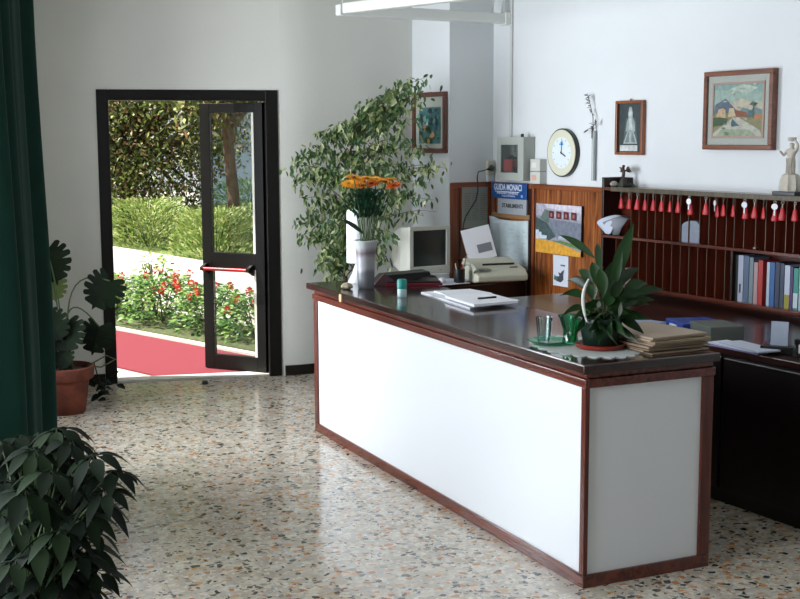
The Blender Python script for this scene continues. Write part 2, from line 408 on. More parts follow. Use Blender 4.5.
# ------------------------------------------------------------------ counter
ct = thing('reception_counter', 'white fronted reception counter with a dark glossy wooden top', 'counter', (2.584, 3.9175, 0))
CL, CWD = 2.918, .609
mb = MB(); mb.box(.012, .024, .03, CL-.045, .05, .8); mb.build('front_panel', M_white_lam, ct)
mb = MB(); mb.box(.02, .556, .012, .024, .05, .8); mb.build('end_panel', M_white_lam, ct)
mb = MB(); mb.box(.024, .595, .024, CL-.02, .03, .85); mb.build('carcass', M_bottomcab, ct)
mb = MB(); mb.box(0, .012, 0, CL, 0, .053); mb.box(.012, CWD, 0, .012, 0, .053); mb.box(.012, CWD, .012, CL-.01, 0, .0295); mb.build('plinth', M_trim, ct, bevel=.003)
for n_, a in (('corner_post', (0, .02, 0, .031, .0535, .795)), ('corner_post', (0, .012, CL-.047, CL, .0535, .795)), ('corner_post', (.556, CWD, 0, .02, .0535, .795))):
    B(*a).build(n_, M_trimz, ct, bevel=.002)
mb = MB(); mb.box(-.006, .012, -.006, CL+.01, .7955, .83); mb.box(.012, CWD+.004, -.006, .012, .7955, .83); mb.build('apron', M_trim, ct, bevel=.004)
mb = MB(); mb.box(.004, CWD, .004, CL, .8305, .853); mb.build('moulding', M_trim, ct, bevel=.004)
mb = MB(); mb.box(-.024, CWD+.014, -.022, CL+.06, .8535, .89); mb.build('countertop', M_top, ct, bevel=.006)
a = on_pl(340, 294, V((2.555, 5, 0)), V((1, 0, 0)))
mb = MB(); yy = a.y-3.9175; mb.box(-.031, -.0245, yy-.02, yy+.012, .842, .884); tag(mb.build('catch_plate', mat('ivory_catch', '#cdb98a', .4), ct), 'ivory catch plate')
CT = .8905

# ------------------------------------------------------------------ desk behind
dk = thing('desk', 'dark wooden desk in the corner carrying monitor and fax', 'desk', (0, 0, 0))
mb = MB(); dp = [(3.62, 7.42), WP(.53, 0, .74), WP(.53, 0, .038), WP(.04, 0, .038), (PE.x-.01, PE.y-.045), (3.62, 8.12)]
dpt = [(p[0], p[1]) for p in dp]
mb.prism(dpt, .71, .745); mb.build('desktop', M_top, dk, bevel=.004)
sidea = WP(.505, 0, .72); sideb = WP(.505, 0, .05)
mb = MB(); mb.prism([(sidea.x, sidea.y), (sideb.x, sideb.y), (sideb.x-.002, sideb.y+.03), (sidea.x-.002, sidea.y+.03)], 0, .709); mb.build('side_panel', M_bottomcab, dk)
mb = MB(); mb.box(3.65, 3.68, 7.46, 8.08, 0, .709); mb.build('side_panel', M_bottomcab, dk)
DT = .7455

# wood panelling on pier and right wall, height 1.41
PH = 1.41
def wpanel(name, s0, s1, label):
    t = thing(name, label, 'wall panel', WP(s0), WR)
    w = s1-s0
    B(0, w, -.014, -.001, .3, PH-.0).build('board', M_panel, t)
    mb = MB(); mb.box(0, w, -.03, -.0145, PH-.03, PH+.004); mb.build('top_rail', M_battx, t, bevel=.003)
    mb = MB(); mb.box(0, .03, -.028, -.0145, .3, PH-.031); mb.build('batten', M_batten, t, bevel=.002)
    return t
wp1 = wpanel('wood_panelling', .035, .53, 'strip of orange-brown wood panelling behind the fax machine')
wp2 = wpanel('wood_panelling', .535, 1.47, 'wide orange-brown wood panelling with the landscape calendar on it')
s_, z_ = W(531, 240, .03)
mbp = MB(); mbp.box(.5-.035, .5, -.034, -.0145, .3, PH-.031); mbp.build('batten', M_rackd, wp1)
t = thing('wood_panelling', 'dark red wood panelling on the corner pier with a framed notice', 'wall panel', PE+V((.003, 0, 0)), R(5))
B(0, .35, -.014, -.001, .3, PH).build('board', M_batten, t)
mb = MB(); mb.box(0, .35, -.028, -.0145, PH-.035, PH+.004); mb.build('top_rail', M_battx, t, bevel=.003)
for x in (.0, .078, .312): B(x, x+.038, -.028, -.0145, .3, PH-.036).build('batten', M_batten, t, bevel=.002)

# ------------------------------------------------------------------ wall things
def wthing(name, label, cat, s, z, off=0, group=None): return thing(name, label, cat, WP(s, z, off), WR, group)
def frame_ring(mb, w, h, t, y0, y1):
    mb.box(0, w, y0, y1, 0, t); mb.box(0, w, y0, y1, h-t, h); mb.box(0, t, y0, y1, t, h-t); mb.box(w-t, w, y0, y1, t, h-t); return mb
# electric box
s0, z0 = .2, 1.435; bw, bh, bd = .335, .31, .09
t = wthing('fuse_box', 'grey metal fuse box with a window onto red switches', 'fuse box', s0, z0)
mb = MB(); mb.box(0, bw, -.006, -.001, 0, bh); mb.box(0, .01, -bd, -.006, 0, bh); mb.box(bw-.01, bw, -bd, -.006, 0, bh); mb.box(.01, bw-.01, -bd, -.006, 0, .01); mb.box(.01, bw-.01, -bd, -.006, bh-.01, bh)
mb.build('casing', M_grey_plastic, t, bevel=.003)
mb = MB(); 
mb.box(0, .05, -bd-.012, -bd-.0005, 0, bh); mb.box(bw-.07, bw, -bd-.012, -bd-.0005, 0, bh); mb.box(.05, bw-.07, -bd-.012, -bd-.0005, 0, .055); mb.box(.05, bw-.07, -bd-.012, -bd-.0005, bh-.055, bh)
dr = mb.build('door', M_grey_plastic, t, bevel=.002)
B(.05, bw-.07, -bd-.007, -bd-.004, .055, bh-.055).build('pane', glassmat('box_pane', (.9, .93, .93), .0), dr)
MB().lathe([(.012, 0), (.012, .02), (.004, .024)], n=12).build('top_knob', M_blackp, t, loc=(bw*.78, -.06, bh), smooth=True)
B(.065, .17, -.09, -.0065, .065, .15).build('red_switch', mat('bright_red', '#d8361c', .4), t, bevel=.006)
B(.075, .12, -.07, -.0065, .142, .165).build('black_switch', M_blackp, t, bevel=.003)
B(.165, .2, -.08, -.0065, .06, .1).build('black_switch', M_blackp, t, bevel=.003)
mb = MB(); mb.tube([(.1, -.06, .165), (.15, -.07, .175), (.19, -.07, .15), (.21, -.06, .12)], .006, 6); mb.build('wire', M_blackp, t)
# meters
for k, (zz, nm, lb) in enumerate(((1.505, 'upper', 'upper of two beige terminal boxes right of the fuse box'), (1.418, 'lower', 'lower of two beige terminal boxes right of the fuse box'))):
    t = wthing('terminal_box', lb, 'electrical box', .56, zz, 0, 'terminal boxes by the fuse box')
    hh = .084 if k else .085
    B(0, .115, -.06, -.001, 0, hh).build('casing', mat('cream_plastic', '#c9cbc4', .45), t, bevel=.003)
    B(.02, .075, -.0615, -.0605, .025, .06).build('label_plate', mat('plate_cream' if not k else 'plate_pink', '#dcdcd4' if not k else '#d9a696', .5), t)
# conduit + suspended frame lamp
s, z = W(511, 60, .012); s2, z2 = W(511, 20, .012)
mb = MB(); mb.box(s-.012, s+.012, -.016, -.001, 1.746, 3.09)
o = mb.build('cable_conduit', mat('conduit', '#c9cbc8', .5), loc=WP(0), rz=WR, bevel=.002); tag(o, 'thin white cable conduit running up the wall from the fuse box', 'conduit')
# clock
t = wthing('wall_clock', 'round wall clock with a cream ring and black rim', 'clock', .885, 1.637, 0)
def disc(mb, r, y0, y1, n=48, ri=0):
    prev = None
    outer_ = [(r*cos(k/n*2*pi), r*sin(k/n*2*pi)) for k in range(n)]
    if not ri: mb.prism(outer_, y0, y1, 'y')
    else:
        a = []
        for yy in (y0, y1):
            a.append([mb.bm.verts.new((x, yy, z)) for x, z in outer_]); a.append([mb.bm.verts.new((x*ri/r, yy, z*ri/r)) for x, z in outer_])
        for k in range(n):
            j = (k+1) % n
            for p, q_ in ((0, 1), (2, 3), (0, 2), (1, 3)): mb._f(mb.bm.faces.new((a[p][k], a[p][j], a[q_][j], a[q_][k])))
    return mb
disc(MB(), .166, -.03, -.001).build('rim', mat('clock_black', '#1b211d', .3), t, smooth=True)
disc(MB(), .157, -.034, -.0305, ri=.108).build('ring', mat('clock_cream', '#d7d6c0', .4), t)
disc(MB(), .108, -.0325, -.0305).build('dial', mat('clock_dial', '#dfe9ef', .4), t)
mb = MB()
for k in range(12):
    a = k*pi/6; mb.box(-.002, .002, -.0336, -.0328, .085, .1, Matrix.Rotation(a, 4, 'Y'))
mb.build('hour_marks', mat('mark_grey', '#8fa4b0', .5), t)
mb = MB(); mb.box(-.003, .003, -.0352, -.0342, -.01, .085, Matrix.Rotation(R(5), 4, 'Y')); mb.build('minute_hand', M_blackp, t)
mb = MB(); mb.box(-.004, .004, -.0364, -.0354, -.01, .055, Matrix.Rotation(R(116), 4, 'Y')); mb.build('hour_hand', M_blackp, t)
mb = MB(); mb.box(-.022, .022, -.0336, -.0328, .052, .064); mb.box(-.012, .012, -.0336, -.0328, .066, .074); mb.build('dial_mark', mat('dial_blue', '#4aa0d8', .4), t)
# dried flower in a glass tube
t = wthing('flower_tube', 'thin grey wall tube holding a dark dried flower spray', 'wall vase', 1.22, 1.455)
MB().tube([(0, -.02, 0), (0, -.02, .33)], .013, 10).build('tube', mat('tube_grey', '#a9b2b2', .25), t, smooth=True)
mb = MB(); mb.mi = 0
rs = random.Random(4)
sp = [(0, -.02, .26), (.0, -.03, .42), (-.025, -.035, .5), (-.05, -.04, .565)]
mb.tube(sp, [.003, .003, .0025, .0015], 5)
for i in range(46):
    tt = rs.random(); k = min(2, int(tt*3)); f = tt*3-k; a = V(sp[k]); b = V(sp[k+1]); p = a.lerp(b, f)
    if p.z < .33: continue
    d = V((rs.uniform(-1, 1), rs.uniform(-.6, .1), rs.uniform(-.4, 1)))
    mb.leaf(p, d, V((0, -1, .2)), rs.uniform(.015, .035), rs.uniform(.005, .011), .2, 2)
mb.tube([(0, -.03, .36), (.03, -.04, .37), (.055, -.045, .39)], .003, 5); mb.leaf(V((.045, -.045, .36)), V((.1, 0, 1)), V((0, -1, 0)), .05, .022, 0, 3)
mb.tube([(0, -.03, .35), (-.04, -.04, .34), (-.08, -.04, .325)], .002, 5); mb.leaf(V((-.03, -.04, .335)), V((-1, 0, -.25)), V((0, -1, .3)), .06, .014, .1, 3)
mb.tube([(0, -.03, .33), (.0, -.036, .36), (.0, -.036, .28)], .004, 5)
mb.build('dried_spray', mat('dried_grey', '#55524f', .7), t)

# pictures
def canvas(t, w, h, layers, y=-.02, name='picture'):
    mats_ = []; mb = MB()
    for i, (c, pts) in enumerate(layers):
        m = c if not isinstance(c, str) else mat('paint_'+c[1:], c, .6, noise=.22, nscale=35)
        if m not in mats_: mats_.append(m)
        mb.mi = mats_.index(m)
        mb.poly([(x*w, y-.0004*i, z*h) for x, z in pts])
    return mb.build(name, mats_, t, keepn=True)
FULL = [(0, 0), (1, 0), (1, 1), (0, 1)]
# big painting
s0, s1, z0, z1 = 2.262, 2.80, 1.669, 2.118
t = wthing('framed_painting', 'large framed landscape painting with a wide pale mount', 'painting', s0, z0)
w, h = s1-s0, z1-z0
frame_ring(MB(), w, h, .028, -.045, -.001).build('frame', wood('frame_brown', '#5c3524', '#7d4c34', 'x', .3, 10, .2), t, bevel=.004)
B(.028, w-.028, -.03, -.001, .028, h-.028).build('mount', mat('linen_mount', '#b7b9b2', .8, noise=.05, nscale=90), t)
mi = .066; frame_ring(MB(), w-2*mi, h-2*mi, .012, -.037, -.0305).build('inner_frame', mat('pinkish_slip', '#b79486', .45), t, loc=(mi, 0, mi), bevel=.002)
rs = random.Random(3)
ov = [('#8aa6a0', FULL), ('#9fb3a8', [(0, .62), (1, .6), (1, .85), (0, .9)]), ('#c3b8a2', [(.25, .6), (.55, .72), (1, .62), (1, .45), (.2, .45)]), ('#b9c3b6', [(.3, .9), (.7, .82), (.9, .92), (.6, 1)]),
      ('#59677a', [(0, .42), (.04, .62), (.15, .68), (.24, .73), (.33, .64), (.45, .52), (.55, .42)]),
      ('#6e8a8c', [(.5, .42), (.6, .55), (.75, .5), (.85, .54), (1, .5), (1, .42)]),
      ('#8d8a63', [(0, .0), (1, 0), (1, .42), (0, .45)]),
      ('#c9a985', [(.05, .34), (.1, .52), (.2, .55), (.25, .5), (.25, .36)]), ('#cdb28f', [(.3, .37), (.33, .54), (.42, .54), (.46, .38)]),
      ('#8e4e37', [(.47, .37), (.47, .5), (.68, .46), (.72, .37)]), ('#b57950', [(.7, .36), (.72, .42), (1, .4), (1, .3)]),
      ('#bdb9ad', [(.0, .05), (.42, .36), (.52, .36), (.95, .12), (1, 0), (0, 0)]), ('#9aa68c', [(.05, 0), (.9, 0), (.75, .12), (.2, .14)]),
      ('#3f5636', [(0, .18), (0, .36), (.12, .37), (.3, .34), (.28, .22)]), ('#41606a', [(.37, .22), (.4, .34), (.5, .24), (.56, .2), (.4, .18)]),
      ('#42574a', [(.8, .35), (.815, .62), (.825, .62), (.835, .35)]), ('#3d5a50', [(.74, .6), (.8, .66), (.9, .62), (.84, .57)]), ('#4c6b70', [(.7, .36), (.74, .5), (.82, .46), (.84, .36)])]
for k in range(22):
    cx, cz, r_ = rs.random(), rs.random(), rs.uniform(.012, .035); c = rs.choice(['#8fa39c', '#b4b6a2', '#a7b3a6', '#c1b79f'] if cz > .6 else (['#7a7f72', '#a08a74', '#8d7260', '#56665a'] if cz > .36 else ['#a9a88f', '#8f9a80', '#b6b09a', '#6f7a60']))
    ov.append((c, [(min(1, max(0, cx+r_*1.4*cos(q*pi/3))), min(1, max(0, cz+r_*.6*sin(q*pi/3)))) for q in range(6)]))
canvas(t, w-2*mi-.024, h-2*mi-.024, ov, -.0308).location = (mi+.012, 0, mi+.012)
B(.028, w-.028, -.0425, -.041, .028, h-.028).build('glass_pane', glassmat('picture_glass', (.97, .98, .98), .03), t)
# small madonna print
s0, s1, z0, z1 = 1.447, 1.712, 1.63, 1.973
t = wthing('framed_print', 'small tall framed grey print of a robed statue', 'picture', s0, z0)
w, h = s1-s0, z1-z0
frame_ring(MB(), w, h, .018, -.032, -.001).build('frame', wood('frame_orange', '#6d3a1e', '#93562c', 'z', .3, 10, .2), t, bevel=.003)
fig = [('#2f3a3c', FULL), ('#46585a', [(.2, .2), (.8, .2), (.7, .7), (.3, .7)]), ('#9aa5a2', [(.2, .17), (.8, .17), (.62, .45), (.38, .45)]), ('#6d7c7c', [(.28, .2), (.45, .2), (.45, .4), (.4, .4)]), ('#6d7c7c', [(.55, .2), (.72, .2), (.6, .4), (.55, .4)]),
       ('#8d9a98', [(.3, .42), (.7, .42), (.68, .62), (.58, .72), (.42, .72), (.34, .6)]), ('#b3bcb8', [(.43, .45), (.6, .45), (.55, .7), (.45, .7)]), ('#a3b0ad', [(.42, .7), (.58, .7), (.6, .8), (.56, .87), (.44, .87), (.4, .8)]), ('#c2c7c2', [(.45, .73), (.55, .73), (.56, .81), (.5, .84), (.44, .81)]),
       ('#97a3a2', [(.42, .86), (.58, .86), (.54, .93), (.46, .93)]), ('#c4c9c8', [(.08, .02), (.82, .02), (.82, .14), (.08, .14)])]
canvas(t, w-.036, h-.036, fig, -.012).location = (.018, 0, .018)
MB().lathe([(.008, 0), (.01, .006), (.004, .014)], n=10).build('hanger', M_chrome, t, loc=(w/2, -.012, h))
# picture on the pier side
s0, s1, z0, z1 = -.497, -.02, 1.628, 2.078
p = PE+WT*s0+WN*0
t = thing('framed_painting', 'framed blue-green painting on the pier behind the ficus', 'painting', V((p.x, p.y, z0)), WR)
w, h = s1-s0, z1-z0
frame_ring(MB(), w, h, .035, -.03, -.001).build('frame', wood('frame_redbrown', '#52281b', '#6d3b2b', 'z', .3, 10, .2), t, bevel=.004)
mi = .08; mb = B(.035, w-.035, -.012, -.001, .035, h-.035); mb.build('mount', mat('mount_pale', '#b9bdb4', .8), t)
rs = random.Random(9); lay = [('#4f7f80', FULL)]
for i in range(60):
    cx, cz = rs.random()*.9+.05, rs.random()*.9+.05; r_ = rs.uniform(.04, .13)
    c = rs.choice(['#3f6a78', '#3a5a44', '#6f9aa0', '#5a4f6a', '#7aa79a', '#2f4a40'] if cz > .45 else ['#3c5a34', '#2f4a30', '#8a8a55', '#b08a58', '#4f7058'])
    n_ = 6; lay.append((c, [(min(1, max(0, cx+r_*rs.uniform(.5, 1)*cos(k*2*pi/n_))), min(1, max(0, cz+r_*rs.uniform(.5, 1)*sin(k*2*pi/n_)))) for k in range(n_)]))
lay += [('#9fd6dc', [(.42, .5), (.52, .7), (.56, .5)]), ('#c49a5e', [(.6, .2), (.78, .34), (.86, .22), (.7, .14)])]
canvas(t, w-2*mi, h-2*mi-.02, [(c, p_) for c, p_ in lay], -.0125).location = (mi, 0, mi-.01)

# framed notice on pier panelling
def pier(px, py, off=0):
    P = PE; n = V((.0872, -.9962, 0)); q_ = on_pl(px, py, P+n*off, n); return (q_-P).dot(V((.9962, .0872, 0))), q_.z
x0, z1 = pier(462, 187.5, .03); x1, z0 = pier(487, 227, .03)
t = thing('framed_notice', 'grey printed notice sheet framed on the pier panelling', 'notice', PE+V((.9962, .0872, 0))*x0+V((0, 0, z0)), R(5))
w, h = x1-x0, z1-z0
B(0, w, -.036, -.029, 0, h).build('sheet', mat('notice_grey', '#8d9086', .35, noise=.05, nscale=60), t)
mb = MB(); rs = random.Random(2)
for r_ in range(13):
    z = h-.05-r_*.0145*1.1
    for c in range(3): mb.box(.02+c*w*.31, .02+c*w*.31+w*.25*rs.uniform(.7, 1), -.0366, -.0361, z, z+.0055)
mb.build('print', mat('print_grey', '#74776f', .6), t)
# outlet and plug, cable
a, z = pier(492, 172, .0)
PX = V((.9962, .0872, 0)); PN = V((.0872, -.9962, 0))
t = thing('power_socket', 'cream wall socket at the corner beside the fuse box', 'socket', PE+PX*.318+V((0, 0, 1.435)), R(5))
B(0, .062, -.035, -.001, .03, .135).build('plate', mat('socket_cream', '#c9c7b6', .45), t, bevel=.004)
B(.004, .06, -.03, -.001, -.02, .028).build('plate', mat('socket_white', '#cfd4d6', .45), t, bevel=.004)
SK = PE+PX*.345+PN*.036+V((0, 0, 1.515))
t = thing('power_cable', 'black plug with a cable hanging down in front of the notice', 'cable', SK, 0)
mb = MB(); mb.tube([(0, 0, 0), (-.012, -.03, 0), (-.04, -.05, -.003), (-.062, -.05, -.008)], [.024, .022, .012, .007], 12); mb.build('plug', M_blackp, t, smooth=True)
def wl(p): return tuple(V(p)-SK)
P1 = [pier(q_[0], q_[1], q_[2]) for q_ in ((479, 172, .07), (478, 178, .07), (478, 190, .06), (476, 200, .06), (471, 208, .06), (466, 216, .06), (464, 222, .06))]
pts = [V((-.06, -.05, -.008))]+[V(wl(PE+V((.9962, .0872, 0))*a_+V((.0872, -.9962, 0))*.06+V((0, 0, b_)))) for a_, b_ in P1]
pts.append(V(wl((4.2, 8.05, .95))));pts.append(V(wl((4.16, 7.98, .86))))
MB().tube(pts, .0045, 6).build('cord', M_blackp, t, smooth=True)

# blue sign and grey sign
s0, z1 = W(492.5, 182, .05); s1, zz = W(530, 184, .05)
t = wthing('blue_sign', 'blue sign board with white capitals above the fax machine', 'sign', .06, 1.298, .031)
B(0, .44, -.016, -.001, 0, .113).build('board', mat('sign_blue', '#174a8c', .35), t, bevel=.002)
M_signw = mat('sign_white', '#dfe6ee', .5)
text('GUIDA MONACI', .062, 'lettering', M_signw, t, (.205, -.0165, .08), bold=.0014, sx=.78)
mb = MB(); mb.box(.04, .35, -.0172, -.0163, .047, .052); mb.build('rule', M_signw, t)
text('ANNUARIO GENERALE', .024, 'lettering', M_signw, t, (.2, -.0165, .038), sx=1.1)
text('L\'ITALIA CHE PRODUCE', .016, 'lettering', M_signw, t, (.215, -.0165, .018), sx=1)
MB().prism([(.385+.014*cos(k*pi/4), .022+.011*sin(k*pi/4)) for k in range(8)], -.0172, -.0163, 'y').build('emblem', mat('emblem_pale', '#7fb2e0', .5), t)
t = wthing('grey_sign', 'grey plaque with black capitals directly under the blue sign', 'sign', .13, 1.185, .031)
B(0, .365, -.012, -.001, 0, .111).build('board', mat('plaque_grey', '#9aa0a6', .4), t)
text('STABILIMENTI', .04, 'lettering', mat('ink', '#26282c', .6), t, (.19, -.0125, .06), bold=.0012, sx=1.05)
# large pinned sheet
t = wthing('pinned_map', 'large pale curling sheet pinned on the panelling behind the fax', 'paper sheet', .05, .79, .032)
rows = []
for j in range(9):
    v = j/8; row = []
    for i in range(9):
        u = i/8; x = .0+.46*u; z = v*.36 + (.0 if v < .99 else -.02*sin(u*pi)*.6)
        curl = .035*max(0, v-.6)*max(0, .5-u)*4 + .05*(1-v)*max(0, .35-u)*2
        row.append((x, -.004-curl, z + (.012 if (u < .15 and v == 1) else 0)))
    rows.append(row)
MB().grid(rows).build('sheet', mat('map_pale', '#c3d2d6', .6, noise=.06, nscale=18), t, solid=.0015, smooth=True)
mb = MB(); rs = random.Random(5)
for i in range(26):
    x = rs.uniform(.17, .4); z = rs.uniform(.06, .3); mb.box(x, x+rs.uniform(.02, .06), -.0068, -.006, z, z+.003)
mb.build('print', mat('map_print', '#9fb3ba', .6), t)
B(.0, .48, -.008, -.0005, .365, .40).build('backing_board', mat('cork_brown', '#8c6a45', .8), t)
# calendar poster
t = wthing('calendar', 'landscape calendar with four small red squares on the wood panelling', 'calendar', .607, .935, .016)
w, h = .515, .345
B(0, w, -.02, -.001, 0, h).build('backing', M_blackp, t)
lay = [('#8e909c', FULL), ('#a9a6b4', [(0, .75), (1, .72), (1, 1), (0, 1)]), ('#c9c4d0', [(.25, .92), (1, .85), (1, 1), (.2, 1)]), ('#6f7684', [(.2, .35), (1, .3), (1, .66), (.3, .7)]), ('#3f5152', [(0, .4), (0, .72), (.25, .62), (.45, .36), (.3, .26)]),
       ('#5f6f6a', [(.1, .7), (.2, .9), (.3, .86), (.3, .6)]), ('#c0cdd8', [(0, .27), (0, .46), (.07, .46), (.07, .42), (.13, .42), (.13, .36), (.25, .36), (.25, .3)]),
       ('#d39a2e', [(0, 0), (1, 0), (1, .09), (.75, .17), (.4, .25), (0, .28)]), ('#5a7a3a', [(.35, .27), (.6, .22), (1, .14), (1, .22), (.6, .28)]), ('#aab4bd', [(.52, .3), (.52, .36), (.58, .4), (.75, .38), (.76, .32)])]
for i in range(4): lay += [('#5a1f22', [(.3+.165*i, .72), (.41+.165*i, .715), (.41+.165*i, .865), (.3+.165*i, .87)]), ('#a06a66', [(.335+.165*i, .75), (.375+.165*i, .75), (.375+.165*i, .82), (.335+.165*i, .82)])]
canvas(t, w, h, lay, -.0205)
MB().lathe([(.006, 0), (.007, .005), (.003, .012)], n=8).build('hanger', M_blackp, t, loc=(w/2, -.01, h))
# small white card
t = wthing('note_card', 'small white card with a dark figure pinned below the calendar', 'card', .79, .712, .0145)
B(0, .172, -.004, -.0005, 0, .215).build('card', mat('card_white', '#cdd3de', .5), t)
lay = [('#3a4048', [(.3, .15), (.5, .12), (.7, .22), (.68, .4), (.75, .55), (.6, .5), (.5, .42), (.35, .45), (.42, .32), (.1, .3), (.12, .2)]), ('#4a6a62', [(.05, .2), (.3, .14), (.3, .26), (.1, .36)]), ('#5a606a', [(.5, .66), (.8, .66), (.8, .71), (.5, .71)])]
canvas(t, .172, .215, lay, -.0045)

# ------------------------------------------------------------------ key rack
RS0, RS1 = 1.485, 4.1; RO = .16
rk = thing('key_rack', 'long dark red wooden key rack with pigeonholes on the right wall', 'key rack', WP(RS0), WR)
rl = RS1-RS0
B(.021, rl-.021, -.014, -.001, .7605, 1.405).build('back_board', M_rack, rk)
B(0, .02, -RO, -.001, .7605, 1.488).build('side_panel', M_rackd, rk, bevel=.002)
B(.022, .115, -.02, -.001, 1.43, 1.487).build('upstand', M_rackd, rk)
B(rl-.02, rl, -RO, -.001, .7605, 1.43).build('side_panel', M_rackd, rk)
B(.021, rl-.021, -RO, -.001, 1.406, 1.428).build('shelf', M_rack, rk, bevel=.002)
B(.1, rl-.021, -RO-.012, -RO-.001, 1.402, 1.43).build('hook_rail', M_edge, rk, bevel=.002)
B(.021, rl-.021, -RO-.01, -.0145, 1.105, 1.123).build('shelf', M_rack, rk, bevel=.002)
B(.021, rl-.021, -RO-.01, -.0145, .8, .82).build('shelf', M_rack, rk, bevel=.002)
hooks = [W(x, 190, RO+.02)[0]-RS0 for x in (623, 631, 639.3, 647, 655.2, 663.6, 672, 680.2, 691.3, 700.6, 708, 717.7, 725.7, 735.5, 747, 757, 766, 777.2, 785, 797.5)]
step = (hooks[-1]-hooks[0])/19
for k in range(8): hooks.append(hooks[19]+step*(k+1))
ndv = 0
for h_ in hooks:
    x = h_+step*.5
    if x > rl-.04: break
    dv = B(x-.002, x+.002, -RO+.02, -.0145, 1.1235, 1.405).build('divider', M_div, rk); B(x-.002, x+.002, -RO+.017, -RO+.0195, 1.1235, 1.389).build('front_edge', M_edge if ndv % 3 == 0 else M_edge2, dv); ndv += 1
for k in range(15):
    x = .13+k*step
    if RS0+x > 2.63: break
    dv = B(x-.002, x+.002, -RO+.02, -.0145, .8205, 1.1045).build('divider', M_div, rk); B(x-.002, x+.002, -RO+.017, -RO+.0195, .8205, 1.1045).build('front_edge', M_edge if k % 4 == 1 else M_edge2, dv)
B(1.155, 1.17, -RO, -.0145, .8205, 1.1045).build('divider', M_rackd, rk)
for x in hooks:
    if x > rl-.05: continue
    mb = MB(); mb.tube([(x, -RO-.013, 1.4), (x, -RO-.03, 1.4), (x, -RO-.034, 1.406)], .0025, 6)
    mb.build('hook', M_ring, rk)
M_tag = M_red
white_idx = {8: 1, 11: 1, 14: .6, 17: 1}
def rack_pt(x, y, z): return WP(RS0+x, z, -y)
place = ['first', 'second', 'third', 'fourth', 'fifth', 'sixth', 'seventh', 'eighth', 'ninth', '', 'tenth', 'eleventh', 'twelfth', 'thirteenth', 'fourteenth', 'fifteenth', 'sixteenth', 'seventeenth', 'eighteenth', 'nineteenth']
def make_key(red_tag, white):
    t = thing('room_key', '', 'key', (0, 0, 0), WR, 'room keys hanging on the rack rail')
    mb = MB(); disc(mb, .009, -.0015, .0015, 14, ri=.006); mb.build('ring', M_ring, t, loc=(0, 0, -.004))
    if white:
        disc(MB(), .017, -.002, .002, 18).build('key_head', mat('key_silver', '#dfe2e8', .35, spec=.8), t, loc=(0, -.004, -.028))
        B(-.004, .004, -.006, -.003, -.075, -.043).build('key_blade', mat('key_silver', '#dfe2e8'), t)
    else:
        mb = MB(); mb.box(-.0035, .0035, -.003, 0, -.035, -.012); mb.build('key_blade', M_ring, t)
    mb = MB()
    zt = -.032 if not white else -.04
    mb.lathe([(.006, zt), (.011, zt-.01), (.017, zt-.036), (.022, zt-.056), (.02, zt-.066), (.004, zt-.068)], n=12, sy=.55, cy=.012 if white else 0)
    mb.build('tassel', M_tag, t, smooth=True)
    return t
kr = make_key(True, False); kw = make_key(True, True); used = {0: 0, 1: 0}
for i, x in enumerate(hooks):
    if i == 9 or x > rl-.05: continue
    wh = i in white_idx
    src = kw if wh else kr
    if used[int(wh)] == 0: o = src
    else: o = copy_tree(src)
    used[int(wh)] = 1
    o.location = rack_pt(x, -RO-.033, 1.398); o.rotation_euler = (0, 0, WR+random.uniform(-.5, .5))
    if i < 20: o['label'] = ('room key with a round silver head, ' if wh else 'room key on a red tassel, ')+place[i]+' from the left on the rack rail'
    else: o['label'] = 'room key on a red tassel beyond the right end of the photo'
    if i >= 20: o['label'] = 'room key on a red tassel near the far right end of the rack rail'

# items in the rack
s, z = W(607, 235, RO)
def rlabel(nm, lb, cat, x, y, z, grp=None): return thing(nm, lb, cat, rack_pt(x, y, z), WR, grp)
t = rlabel('letter_bundle', 'crumpled white letters stuffed into the left end of the rack', 'letters', .03, -RO+.01, 1.1235)
rows = [[(.0, -.01, .0+.02), (.05, -.04, .0), (.1, -.03, .0)], [(-.005, -.06, .06), (.05, -.05, .06), (.12, -.03, .05)], [(-.012, -.075, .085), (.05, -.03, .12), (.13, .01, .11)], [(.015, -.02, .11), (.07, .03, .135), (.14, .05, .12)]]
MB().grid(rows).build('sheet', M_paperb, t, solid=.003, smooth=True, subsurf=1)
MB().grid([[(x+.05, y+.02, z*.9+.004) for x, y, z in r_] for r_ in rows]).build('sheet', mat('paper_grey', '#8a8f98', .7), t, solid=.002, smooth=True)
a, z = W(682, 241, RO-.03); b, z2 = W(700, 241, RO-.03)
t = rlabel('note_block', 'grey-blue arched card pack standing on the upper rack shelf', 'card pack', a-RS0, -RO+.03, 1.1235)
mb = MB(); ww = b-a; mb.prism([(0, 0), (ww, 0), (ww, .105), (ww*.85, .127), (ww*.45, .13), (ww*.12, .115), (0, .1)], -.005, .035, 'y'); mb.build('pack', mat('pack_greyblue', '#7e8796', .6, noise=.1, nscale=50), t, bevel=.002)
o = MB().lathe([(.03, 0), (.034, .01), (.034, .07), (.028, .078), (.028, .09), (.03, .092), (.03, .1), (0, .102)], n=18).build('jar', mat('jar_pale', '#a29a90', .35), loc=rack_pt(W(627, 283, RO-.04)[0]-RS0, -.1, .8205), smooth=True)
tag(o, 'small pale jar on the lower rack shelf behind the peace lily', 'jar')
o = MB().lathe([(.012, 0), (.016, .004), (.013, .012), (.003, .016)], n=14).build('small_bell', M_chrome, loc=rack_pt(W(754, 249, RO-.02)[0]-RS0, -.13, 1.1235), smooth=True); tag(o, 'tiny shiny bell on the upper rack shelf above the books', 'bell')
